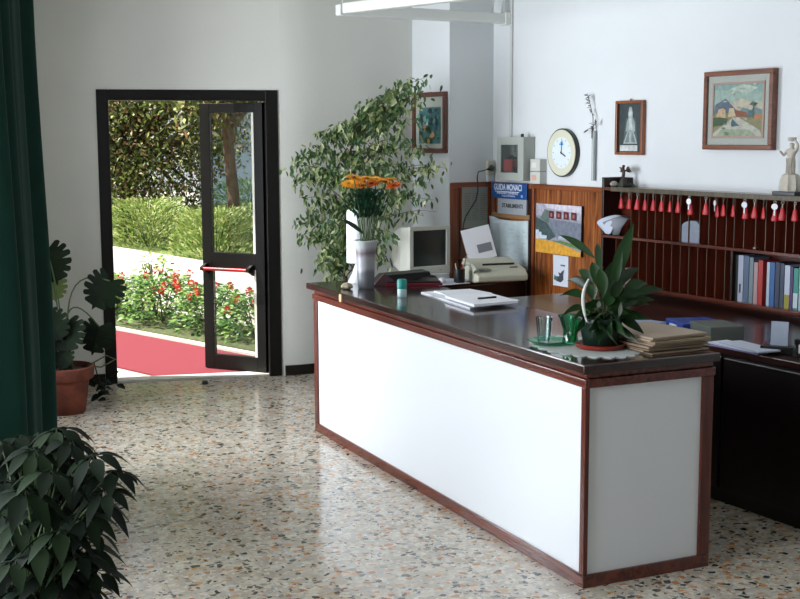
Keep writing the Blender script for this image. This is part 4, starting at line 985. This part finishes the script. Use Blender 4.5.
# ------------------------------------------------------------------ ceiling frame lamp
A1 = on_pl(340, 13, WP(.2), WT); B1 = on_pl(505, 16, WP(.2), WT); ZB = (A1.z+B1.z)/2; A1.z = B1.z = ZB; E1 = A1+(on_z(452, -3, ZB)-A1)*1.9
t = thing('hanging_frame', 'white square-section tubular frame hanging near the ceiling at the pier', 'ceiling frame', A1, 0)
def bar(a, b, w, h):
    d = (b-a).normalized(); n_ = V((-d.y, d.x, 0)); q_ = [a+n_*w/2, b+n_*w/2, b-n_*w/2, a-n_*w/2]
    return MB().prism([(p.x-A1.x, p.y-A1.y) for p in q_], -h/2, h/2)
M_barw = mat('bar_white', '#d9dcd8', .4)
dB = (B1-A1).normalized()
bar(A1-dB*.02, B1, .07, .075).build('cross_bar', M_barw, t, bevel=.01)
dE = (E1-A1).normalized()
bar(A1+dE*.06-dB*.0, E1, .07, .07).build('side_bar', M_barw, t, bevel=.01).location = (0, -.0, .006)
mb = MB(); q_ = B1-A1; mb.tube([(q_.x-.12, q_.y, .03), (q_.x-.02, q_.y, .4), (q_.x-.0, q_.y, 3.09-A1.z)], .007, 6); mb.build('hanging_wire', M_barw, t)
mb = MB(); mb.tube([(q_.x-.03, q_.y, .03), (q_.x+.03, q_.y, .4), (q_.x+.035, q_.y, 3.09-A1.z)], .007, 6); mb.build('hanging_wire', M_barw, t)
mb = MB(); mb.box(q_.x-.02, q_.x+.05, q_.y-.045, q_.y+.045, -.045, .045); mb.build('end_cap', M_barw, t, bevel=.006)
q_ = E1-A1; mb = MB(); mb.tube([(q_.x, q_.y, .03), (q_.x, q_.y, 3.09-A1.z)], .007, 6); mb.build('hanging_wire', M_barw, t)
mb = MB(); mb.tube([(.02, 0, .03), (.03, .0, 3.09-A1.z)], .004, 6); mb.build('hanging_wire', M_barw, t)

# ------------------------------------------------------------------ curtain
t = thing('curtain', 'heavy dark green pleated curtain hanging at the left', 'curtain', (0, 0, 0))
ca = V((.925, 6.52, 0)); cdv = -LA; cl = 1.75
n = 260; pr = []
for i in range(n):
    u = i/(n-1)*cl; ph = u*2*pi/.42+.6*sin(u*3.1)
    a = .095*sin(ph)+.025*sin(2.3*ph+1)
    if u < .12: a *= u/.12
    pr.append((u, a))
rows = []
for j in range(13):
    z = .03+j/12*2.97
    k = 1+.12*sin(j*.5); row = []
    for u, a in pr:
        p = ca+cdv*(u*(1+.012*(12-j)/12))+LN*(a*k*(.85+.15*(12-j)/12)); row.append((p.x, p.y, z))
    rows.append(row)
m = mat('curtain_green', '#0f2f26', .8, noise=.08, nscale=6); m.node_tree.nodes['Principled BSDF'].inputs['Specular IOR Level'].default_value = .15
MB().grid(rows).build('fabric', m, t, smooth=True, solid=.004)
mb = MB(); a = ca+LA*.1; b = ca+cdv*(cl+.2); mb.tube([(a.x, a.y, 3.04), (b.x, b.y, 3.04)], .016, 10); mb.build('rod', M_black, t, smooth=True)

# ------------------------------------------------------------------ monstera
mp_ = on_z(67, 412, 0); mp_ = V((1.36, 7.98, 0))
mp_ = on_z(66, 412, 0)
t = thing('potted_monstera', 'swiss cheese plant in a weathered terracotta pot left of the door', 'potted plant', mp_, 0)
MB().lathe([(.12, 0), (.125, .005), (.155, .22), (.175, .222), (.185, .235), (.188, .3), (.176, .305), (.168, .29), (.16, .24), (.15, .22)], n=36).build('pot', M_terra, t, smooth=True)
MB().lathe([(.1655, .262), (.1655, .272), (0, .28)], n=28).build('soil', M_soil, t)
depm = (V(mp_)-O).dot(FW)
M_mon = leafmat('monstera_green', ['#0e180e', '#132010'], .75, .06, .15); M_mony = mat('monstera_light', '#6b7c3a', .45)
def monstera_leaf(px, py, size, rot, dd=0, m=M_mon, yaw=0, pitch=0, stem=None):
    # heart outline with deep side cuts, in the plane facing roughly the viewer
    half = []
    n = 6
    pts = [(0, .08)]
    outl = lambda a: (.52*sin(a)**.8*(1-.12*cos(a)), -.5*cos(a)*1.05+.0)
    L = []
    for k in range(n):
        a0 = pi*(.12+.8*k/n); a1 = pi*(.12+.8*(k+.62)/n)
        x0, z0 = outl(pi-a0); x1, z1 = outl(pi-a1)
        L += [(x0, z0), ((x0+x1)/2*1.06, (z0+z1)/2*1.05), (x1, z1)]
        am = pi*(.12+.8*(k+.81)/n); xm, zm = outl(pi-am); L.append((xm*.6, zm*.66))
    L[-1] = (.05, -.5)
    right = [(0, .3)]+L+[(0, -.62)]
    mb = MB(); c = at_depth(px, py, depm+dd)-V(mp_)
    ax = RT*cos(rot)+UP*sin(rot); az = -RT*sin(rot)+UP*cos(rot)
    ax = (ax*cos(yaw)+FW*sin(yaw)); az = (az*cos(pitch)+FW*sin(pitch))
    nn = ax.cross(az)
    for sg in (1, -1):
        vs = [mb.bm.verts.new(c+(ax*sg*x+az*z-nn*(.18*x*x+.25*abs(x)*0+.15*z*z))*size) for x, z in right]
        cen = [mb.bm.verts.new(c+az*zz*size-nn*.15*zz*zz*size) for zz in (.2, 0, -.2, -.4)]
        def near(zv): return min(range(4), key=lambda k: abs((.2, 0, -.2, -.4)[k]-zv))
        last = 0
        for i in range(len(vs)-1):
            zc = (right[i][1]+right[i+1][1])/2; k = max(last, near(zc*.8))
            while k > last: mb._f(mb.bm.faces.new((vs[i], cen[last], cen[last+1]))); last += 1
            mb._f(mb.bm.faces.new((vs[i], vs[i+1], cen[k])))
    o = mb.build('leaf', m, t, keepn=True)
    b0 = V((random.uniform(-.05, .05), random.uniform(-.05, .05), .275)); e = c+az*.28*size
    if stem: mid = at_depth(stem[0], stem[1], depm+dd*.5)-V(mp_)
    else: mid = b0.lerp(e, .5)+V((0, 0, .12))
    ctl = mid*2-(b0+e)*.5
    MB().tube([b0*(1-u)**2+ctl*2*u*(1-u)+e*u*u for u in [i/12 for i in range(13)]], .005, 6).build('stalk', M_stem, o)
    return o
monstera_leaf(50, 262, .26, .3, 0); monstera_leaf(104, 290, .25, -.55, .1, yaw=.3, stem=(72, 292)); monstera_leaf(53, 286, .18, .2, .15, M_mony, yaw=.4)
monstera_leaf(66, 333, .23, .1, -.1, pitch=.2); monstera_leaf(97, 336, .22, -.25, .1, yaw=.3, stem=(70, 310)); monstera_leaf(53, 325, .2, .5, -.15); monstera_leaf(62, 356, .17, .9, -.1, pitch=.5)
monstera_leaf(50, 350, .2, .7, -.05, pitch=.4)
# runner hanging down to the floor at the jamb
mb = MB(); c = [V((.15, .02, .285)), V((.28, .05, .34)), V((.35, .1, .3)), V((.25, .08, .26)), V((.16, .05, .28))]
mb.tube(c, .005, 6); mb.build('aerial_root', M_stem, t)
mb = MB()
fp = on_z(112, 388, .04)-V(mp_); fq = on_z(97, 400, .03)-V(mp_)
mb.tube([V((.12, .03, .285)), V((.2, .06, .3)), V((.24, .1, .15)), fq+V((0, 0, .06)), fp+V((-.03, 0, .04))], .004, 6)
for i in range(26):
    c = fp.lerp(fq, random.random())+V((random.uniform(-.05, .05), random.uniform(-.05, .03), random.uniform(0, .1)))
    mb.leaf(c, V((random.uniform(-1, 1), random.uniform(-1, .5), random.uniform(-.2, .8))), V((0, -.6, 1)), .08, .05, .3, 4)
mb.build('runner', M_mon, t)

# ------------------------------------------------------------------ foreground umbrella plant
sp_ = V((.52, 3.95, 0))
t = thing('umbrella_plant', 'dark leafy umbrella plant in the near left corner', 'potted plant', sp_, 0)
MB().lathe([(.12, 0), (.13, .01), (.155, .2), (.165, .2), (.168, .24), (.152, .24), (.145, .18)], n=32).build('pot', mat('pot_brown', '#5a3020', .7), t, smooth=True)
MB().lathe([(.1435, .2), (.1435, .21), (0, .215)], n=24).build('soil', M_soil, t)
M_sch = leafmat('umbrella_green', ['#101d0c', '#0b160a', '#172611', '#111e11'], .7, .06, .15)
deps = (sp_-O).dot(FW)
cl_ = [(57, 428, .0), (72, 440, -.05), (92, 455, -.1), (112, 470, -.05), (104, 490, -.12), (35, 450, -.1), (15, 455, .05), (50, 470, -.15), (5, 480, -.1), (25, 490, -.2), (70, 490, .1), (48, 505, -.05), (85, 515, -.1), (20, 520, 0), (60, 530, -.15), (2, 515, .1), (40, 545, -.1), (78, 555, -.12), (92, 530, .05), (15, 560, -.15), (55, 575, -.1), (85, 585, -.05), (30, 590, -.1), (5, 590, 0), (70, 600, .0), (62, 455, .12), (20, 435, .1), (0, 440, 0), (42, 436, .1), (10, 500, .15), (35, 515, .15), (65, 545, .15), (25, 535, .1), (50, 560, .15), (10, 570, .15), (75, 470, .15), (88, 480, .1), (98, 500, .12), (30, 470, .15), (45, 490, .1), (60, 505, .15), (15, 590, .1), (45, 595, .12), (85, 545, .1), (75, 580, .1), (95, 570, .0), (5, 460, .1), (50, 448, .05)]
rs = random.Random(12)
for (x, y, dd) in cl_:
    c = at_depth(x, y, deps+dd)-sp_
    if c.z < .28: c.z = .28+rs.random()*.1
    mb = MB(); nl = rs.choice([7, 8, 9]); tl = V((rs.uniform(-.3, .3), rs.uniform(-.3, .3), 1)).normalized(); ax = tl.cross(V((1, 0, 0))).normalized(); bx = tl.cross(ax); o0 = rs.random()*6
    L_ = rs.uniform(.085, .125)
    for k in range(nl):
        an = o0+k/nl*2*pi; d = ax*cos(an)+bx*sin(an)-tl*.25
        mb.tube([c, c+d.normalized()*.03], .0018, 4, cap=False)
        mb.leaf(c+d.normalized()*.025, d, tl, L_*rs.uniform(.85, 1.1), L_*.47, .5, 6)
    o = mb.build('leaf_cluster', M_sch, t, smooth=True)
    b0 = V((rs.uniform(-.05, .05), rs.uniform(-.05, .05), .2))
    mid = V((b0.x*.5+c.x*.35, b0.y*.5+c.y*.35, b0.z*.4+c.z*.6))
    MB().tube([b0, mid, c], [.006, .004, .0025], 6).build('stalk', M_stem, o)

# ------------------------------------------------------------------ ficus
fp_ = V((3.36, 8.25, 0))
t = thing('weeping_fig', 'tall variegated weeping fig spreading beside the pier behind the counter', 'potted plant', fp_, 0)
MB().lathe([(.13, 0), (.14, .01), (.165, .26), (.175, .26), (.178, .3), (.16, .3), (.155, .24)], n=32).build('pot', mat('pot_grey', '#6f6a62', .6), t, smooth=True)
MB().lathe([(.152, .255), (.152, .262), (0, .27)], n=24).build('soil', M_soil, t)
depf = (fp_-O).dot(FW)
mb = MB(); crown = V((.0, -.05, 1.05))
mb.tube([(0, 0, .26), (.015, .0, .6), (-.01, -.02, .85), (.0, -.05, 1.1), (.05, -.05, 1.4), (.1, -.06, 1.75)], [.022, .02, .018, .016, .012, .006], 8)
mb.tube([(.02, .01, .26), (-.02, .01, .6), (.02, -.02, .9), (-.08, -.05, 1.3)], [.014, .013, .011, .007], 8)
tips = [(425, 78), (412, 84), (400, 90), (388, 100), (378, 106), (432, 92), (420, 100), (405, 108), (395, 118), (372, 118), (345, 132), (333, 137), (320, 141), (311, 150), (300, 158), (289, 168), (291, 182), (304, 176), (318, 180), (303, 200), (296, 222), (300, 236), (310, 238), (328, 228), (342, 160), (360, 145), (378, 132), (400, 132), (412, 120), (396, 150), (412, 142), (426, 150), (438, 166), (445, 168), (430, 183), (433, 200), (437, 212), (424, 216), (418, 196), (392, 172), (404, 200), (390, 215), (398, 236), (385, 250), (330, 248), (318, 268), (336, 272), (324, 256), (342, 250), (336, 212), (352, 188), (366, 170), (355, 160), (380, 155), (372, 200), (345, 230), (350, 265), (336, 240), (330, 280), (384, 178), (406, 168), (365, 130), (385, 120), (310, 215), (322, 200), (332, 180), (348, 210), (345, 185), (390, 262), (378, 240), (362, 218)]
mf = MB(); rs = random.Random(21)
for (x, y) in tips:
    dd = rs.uniform(-.55, -.08) if x < 392 else rs.uniform(-.62, -.35); tip = at_depth(x, y, depf+dd)-fp_
    zb = min(1.7, max(.75, tip.z-.05-abs(tip.x)*.35)); b0 = V((.05*(zb-1.05), -.05, zb))
    mid = b0.lerp(tip, .55)+V((0, 0, .16))
    def Cv(u): return b0*(1-u)**2+mid*2*u*(1-u)+tip*u*u
    mb.tube([Cv(i/8) for i in range(9)], [.005-.004*i/8 for i in range(9)], 5)
    nlv = 50
    for i in range(nlv):
        u = .35+.65*rs.random(); c = Cv(u)+V((rs.gauss(0, .035), rs.gauss(0, .035), rs.gauss(0, .03)))
        d = V((rs.uniform(-.9, .9), rs.uniform(-.9, .9), rs.uniform(-1.5, -.1)))
        wq = c+fp_
        if (wq-JR).dot(DN) > -.07 or (wq.x > 2.95 and wq.y > 8.46+.14*(wq.x-3)) or (wq.x > 4.03 and wq.y > 8.06) or wq.x > 4.5: continue
        if wq.y < 7.9 and wq.x > 3.55 and wq.z < 1.3: continue
        if V((wq.x-3.86, wq.y-7.9, wq.z-.95)).length < .2: continue
        mf.leaf(c, d, V((rs.uniform(-1, 1), -1, rs.uniform(0, 1))), rs.uniform(.042, .062), rs.uniform(.018, .026), .1, 3)
mb.build('trunk', M_bark, t, smooth=True)
mf.build('foliage', leafmat('ficus_variegated', ['#42642f', '#577540', '#2f5026', '#758a4e', '#a7b280', '#466a38', '#c0c498', '#4f7040', '#335230', '#8a9a60'], .45, .3), t, keepn=True)

# ------------------------------------------------------------------ outside
M_pave = mat('paving_pale', '#a9a6a0', .8, noise=.15, nscale=8, bump=.2)
gd = V((.356, -.934, 0)).normalized(); gn = V((.934, .356, 0)).normalized(); gz = atan2(gd.y, gd.x)
g0 = V((2.32, 11.25, 0))
def GP(a, b, z=0): p = g0+gd*a+gn*b; return V((p.x, p.y, z))
mb = MB(); q_ = [LW0+LN*8-LA*3, LW0+LN*8+V((0, 30, 0)), V((30, 36, 0)), V((22, 9.3, 0)), V((4.4, 9.3, 0)), V((JR.x+.03, JR.y+.23, 0)), LW0+DN*.225+LN*.2]
mb = MB(); far = [V((-16, 4, 0)), V((-16, 40, 0)), V((34, 40, 0)), V((34, 9.4, 0)), V((4.5, 9.4, 0)), dframe(DW-.09, .1), dframe(0.082, .1), dframe(-.7, .24), V((-.35, 4, 0))]
mb.prism([(p.x, p.y) for p in far], -.15, -.004)
struct(mb.build('ground', M_pave))
m = mat('red_carpet', '#782734', .95, noise=.18, nscale=160, bump=.4, bscale=300)
def cut(bb, off):       # where the carpet edge line meets a line parallel to the door wall
    p = GP(0, bb); k = (off-(p-JL).dot(DN))/gd.dot(DN); return p+gd*k
cp = [GP(-5.5, 0), cut(0, .24), dframe(DW-.088, .24), dframe(DW-.092, .163), cut(-1.0, .163), GP(-5.5, -1.0)]
o = MB().prism([(p.x, p.y) for p in cp], 0, .012).build('carpet', m, loc=(0, 0, -.0035)); tag(o, 'long red outdoor carpet crossing in front of the door', 'carpet')
o = MB().box(-7, 4.2, .02, .08, 0, .03).build('trim_1', mat('kerb_stone', '#b9b5ac', .8, noise=.1), loc=GP(0, 0, -.0035), rz=gz, bevel=.006); struct(o)
o = MB().box(-7, 4.2, .085, .9, 0, .035).build('trim_2', mat('mossy_soil', '#4a5230', .95, noise=.5, nscale=25, bump=.5), loc=GP(0, 0, -.0035), rz=gz); struct(o)
m = mat('garden_wall_white', '#e2ddd6', .85, noise=.06, nscale=5, bump=.15)
mb = MB(); mb.prism([(-8, 0), (4.5, 0), (4.5, .49), (1.6, .5), (-1.7, .6), (-8, .72)], .95, 1.13, 'y'); o = mb.build('wall_garden', m, loc=GP(0, 0, -.0035), rz=gz); struct(o)
mb = MB(); mb.prism([(-8, 0), (9, 0), (9, .42), (1.6, .44), (-1.7, .52), (-8, .6)], 1.14, 14, 'y'); o = mb.build('terrace', mat('lawn_soil', '#5c6a34', .95, noise=.4, nscale=6, bump=.5), loc=GP(0, 0, -.0035), rz=gz); struct(o)
# flowers
M_gr = leafmat('bed_green', ['#3f6a2c', '#5a8438', '#2f5424', '#7a9a4a', '#8aa860'], .5, .3)
M_fr = mat('geranium_red', '#d5463a', .6); M_fp = mat('geranium_pink', '#c8608c', .6)
rs = random.Random(31)
def bedplant(a, b, h, r, nleaf, nfl, fm, lb, ls=.05, name='geranium', cat='flowering plant', grp='geraniums in the flower bed', mleaf=M_gr, spiky=False, zb=.03):
    p = GP(a, b, zb); t = thing(name, lb, cat, p, 0, grp); mb = MB(); ms = MB(); mf_ = MB()
    for i in range(7):
        an = rs.uniform(0, 6.3); ms.tube([(0, 0, 0), (r*.3*cos(an), r*.3*sin(an), h*.5), (r*.6*cos(an), r*.6*sin(an), h*.85)], .005, 5)
    for i in range(nleaf):
        an = rs.uniform(0, 6.3); z = rs.random()**.8*h; rr = r*sqrt(rs.random())*(1-.35*(z/h)**2)
        c = V((rr*cos(an), rr*sin(an), z)); d = V((cos(an)+rs.uniform(-.6, .6), sin(an)+rs.uniform(-.6, .6), rs.uniform(.4, 1.6) if spiky else rs.uniform(-.3, .8)))
        mb.leaf(c, d, V((rs.uniform(-.5, .5), -.5, 1)), ls*rs.uniform(.7, 1.3), ls*(.22 if spiky else .6), .2, 3 if not spiky else 2)
    ms.build('stems', M_stem, t); mb.build('foliage', mleaf, t, keepn=True)
    for i in range(nfl):
        an = rs.uniform(0, 6.3); rr = r*rs.uniform(.2, .95); c = V((rr*cos(an)-.08, rr*sin(an)-.05, h*rs.uniform(.7, 1.08))); f = MB()
        for k in range(26):
            d = V((rs.gauss(0, 1), rs.gauss(0, 1), rs.gauss(0, 1))).normalized(); f.leaf(c+d*.017, d, V((.3, .5, 1)), .024, .022, 0, 2)
        f.build('bloom', fm, t, keepn=True)
    return t
bedplant(.1, .45, .44, .36, 900, 14, M_fr, 'red geranium bush in the middle of the flower bed', .055)
bedplant(.75, .5, .4, .34, 850, 12, M_fr, 'red geranium bush nearest the open glass door', .055)
bedplant(-.55, .5, .38, .32, 800, 7, M_fp, 'pink and green geranium bush in the flower bed', .055)
bedplant(-1.1, .5, .36, .33, 800, 5, M_fr, 'geranium bush by the left door jamb with few red blooms', .055)
bedplant(1.4, .5, .38, .33, 800, 7, M_fr, 'red geranium bush seen through the door glass', .055)
bedplant(2.1, .5, .34, .3, 500, 3, M_fp, 'sparse pink geranium at the near end of the bed', .055)
bedplant(-.25, .62, .62, .2, 150, 0, M_fr, 'taller light green sapling above the geraniums', .06, 'sapling', 'plant', None, leafmat('sapling_green', ['#7aa03c', '#9aba58', '#5f8630'], .5, .35))
bedplant(-1.0, .3, .3, .3, 90, 0, M_fr, 'long-leaved dark green plant at the left of the bed', .16, 'lily_plant', 'plant', None, leafmat('dark_spike', ['#2f5a34', '#3f6a3c', '#274a2c'], .5, .2), True)
# shrubs on the terrace
M_lime = leafmat('shrub_lime', ['#8aa04c', '#a6b568', '#6c8a40', '#bcc080', '#7d9a50'], .5, .35)
M_bl = leafmat('shrub_bluegreen', ['#56784c', '#48663e', '#6a8a5c', '#5f8250'], .5, .3)
for (a, b, h, r, n_, mm, lb) in [(-.7, 1.7, .55, .5, 1500, M_lime, 'lime green grassy shrub on the terrace at the middle of the doorway'), (.55, 1.85, .5, .5, 1400, M_lime, 'yellow-green grassy shrub on the terrace nearest the door leaf'), (-2.2, 1.9, .6, .55, 1500, M_lime, 'light green shrub on the terrace at the left of the doorway'),
                                 (-.2, 2.9, .95, .6, 1500, M_bl, 'blue-green bush behind the yellow-green shrub'), (-1.7, 3.0, .8, .6, 1400, M_bl, 'blue-green bush behind the lime shrub'), (1.9, 1.9, .5, .45, 900, M_bl, 'blue-green shrub seen through the upper door glass'), (1.3, 3.2, .8, .6, 1000, M_bl, 'dark bush behind the trunk seen through the glass')]:
    bedplant(a, b, h, r, int(n_*1.7), 0, M_fr, lb, .085, 'shrub', 'shrub', 'shrubs on the terrace', mm, True, .44)
# trees
def tree(name, lb, p, th, crown_c, rad, nleaf, mleaf, tr=.12, ls=.1, seed=1, clusters=40):
    rs = random.Random(seed); t = thing(name, lb, 'tree', p, 0, 'garden trees'); tb = MB(); lf = MB()
    tb.tube([(0, 0, 0), (.03, 0, th*.4), (-.02, .03, th*.75), (crown_c[0]*.5, crown_c[1]*.5, th+.4)], [tr, tr*.85, tr*.75, tr*.5], 10)
    for i in range(clusters):
        while True:
            v = V((rs.uniform(-1, 1), rs.uniform(-1, 1), rs.uniform(-1, 1)))
            if v.length < 1: break
        c = V(crown_c)+V((v.x*rad[0], v.y*rad[1], v.z*rad[2]))
        b0 = V((crown_c[0]*.5, crown_c[1]*.5, min(th+.3, max(th*.7, c.z-.6)))); tb.tube([b0, b0.lerp(c, .5)+V((0, 0, .15)), c], [.04, .022, .008], 5)
        R_ = rs.uniform(.28, .5)
        for k in range(nleaf//clusters):
            q_ = c+V((rs.gauss(0, R_*.6), rs.gauss(0, R_*.6), rs.gauss(0, R_*.45)))
            lf.leaf(q_, V((rs.uniform(-1, 1), rs.uniform(-1, 1), rs.uniform(-1, .3))), V((rs.uniform(-1, 1), rs.uniform(-1, 0), rs.uniform(-.3, 1))), ls*rs.uniform(.7, 1.3), ls*.5, .15, 2)
    tb.build('trunk', M_bark, t, smooth=True); lf.build('foliage', mleaf, t, keepn=True)
    return t
M_t1 = leafmat('tree_mixed', ['#4a5a28', '#38481e', '#6c7a3a', '#7a5a3c', '#5f7434', '#2c3a1a', '#9a7a5a', '#5a6a2e', '#3d4e24', '#aab068', '#8a9a4c', '#c0bc88'], .45, .35)
p = at_depth(150, 250, 15.5); 
tree('garden_tree', 'dense olive and reddish leaved tree filling the open doorway', V((p.x-.3, p.y, .4)), 1.5, (.3, -.1, 1.55), (1.3, .8, 1.15), 26000, M_t1, .1, .058, 5, 96)
p2 = at_depth(232, 250, 13.2)
tree('garden_tree', 'slim tree whose dark trunk shows through the door glass', V((p2.x, p2.y, .4)), 1.85, (.05, 0, 2.3), (.8, .7, .55), 8000, M_t1, .075, .085, 8, 24)
p3 = at_depth(20, 200, 17)
tree('garden_tree', 'tree far left of the doorway behind the door wall', V((p3.x, p3.y, .4)), 1.4, (0, 0, 2.3), (1.3, 1.2, 1.1), 3500, M_t1, .1, .1, 9, 24)
# pale building beyond
bp_ = at_depth(262, 200, 24)
t = thing('garden_house', 'pale blue-grey house wall far beyond the door glass', 'house', V((bp_.x, bp_.y, 0)), R(-20))
B(-1.2, 4.0, 0, 3, 0, 2.6).build('wall', mat('house_bluegrey', '#8fa3ba', .8, noise=.08, nscale=2), t)
mb = MB(); mb.prism([(-1.4, 2.6), (4.2, 2.6), (4.2, 2.7), (1.4, 3.2), (-1.4, 2.7)], -.2, 3.2, 'y'); mb.build('roof', mat('roof_tan', '#8a6a50', .8), t)
w_ = B(.2, 1.0, -.03, 0, 1.0, 2.0).build('window', M_white_lam, t); B(.27, .93, -.035, -.031, 1.07, 1.93).build('pane', M_screen, w_)

# unseen overhang, added to keep direct sun out of the left windows
mb = MB(); mb.box(.5, 10.5, .21, 1.9, 2.95, 3.1); left_place(struct(mb.build('added_sun_block', M_wall)))

# ------------------------------------------------------------------ light
wd = bpy.data.worlds.new('world'); scn.world = wd; wd.use_nodes = True; nt = wd.node_tree; bg = nt.nodes['Background']
sk = nt.nodes.new('ShaderNodeTexSky'); sk.sky_type = 'HOSEK_WILKIE'; sk.turbidity = 4; sk.ground_albedo = .4
sk.sun_direction = V((-.5, .28, .82)).normalized()
mx = nt.nodes.new('ShaderNodeMixRGB'); mx.inputs[0].default_value = .75; mx.inputs[2].default_value = (.93, .97, 1.0, 1)
nt.links.new(sk.outputs[0], mx.inputs[1]); nt.links.new(mx.outputs[0], bg.inputs['Color']); bg.inputs['Strength'].default_value = 1.0
sd = bpy.data.lights.new('sun', 'SUN'); so = bpy.data.objects.new('sun', sd); COL.objects.link(so); sd.energy = 13.0; sd.angle = R(.6); sd.color = (1, .95, .86)
sun_from = V((-.5, .2, .84)).normalized(); so.rotation_euler = sun_from.to_track_quat('Z', 'Y').to_euler()
def window_light(a, b, e, col=(.9, .94, 1)):
    ld = bpy.data.lights.new('window_daylight', 'AREA'); lo = bpy.data.objects.new('window_daylight', ld); COL.objects.link(lo)
    ld.shape = 'RECTANGLE'; ld.size = b-a-.1; ld.size_y = WZ1-WZ0-.1; ld.energy = e; ld.color = col
    c = LW0-LA*((a+b)/2)+LN*.45+V((0, 0, (WZ0+WZ1)/2))
    X = LA; Z = LN; Y = Z.cross(X)
    lo.matrix_world = Matrix(((X.x, Y.x, Z.x, c.x), (X.y, Y.y, Z.y, c.y), (X.z, Y.z, Z.z, c.z), (0, 0, 0, 1)))
window_light(*wins[0], 215)
window_light(*wins[1], 170)
scn.view_settings.view_transform = 'Standard'; scn.view_settings.look = 'None'; scn.view_settings.gamma = 1; scn.view_settings.exposure = 0
scn.view_settings.use_curve_mapping = False
scn.cycles.max_bounces = 8; scn.cycles.transparent_max_bounces = 16
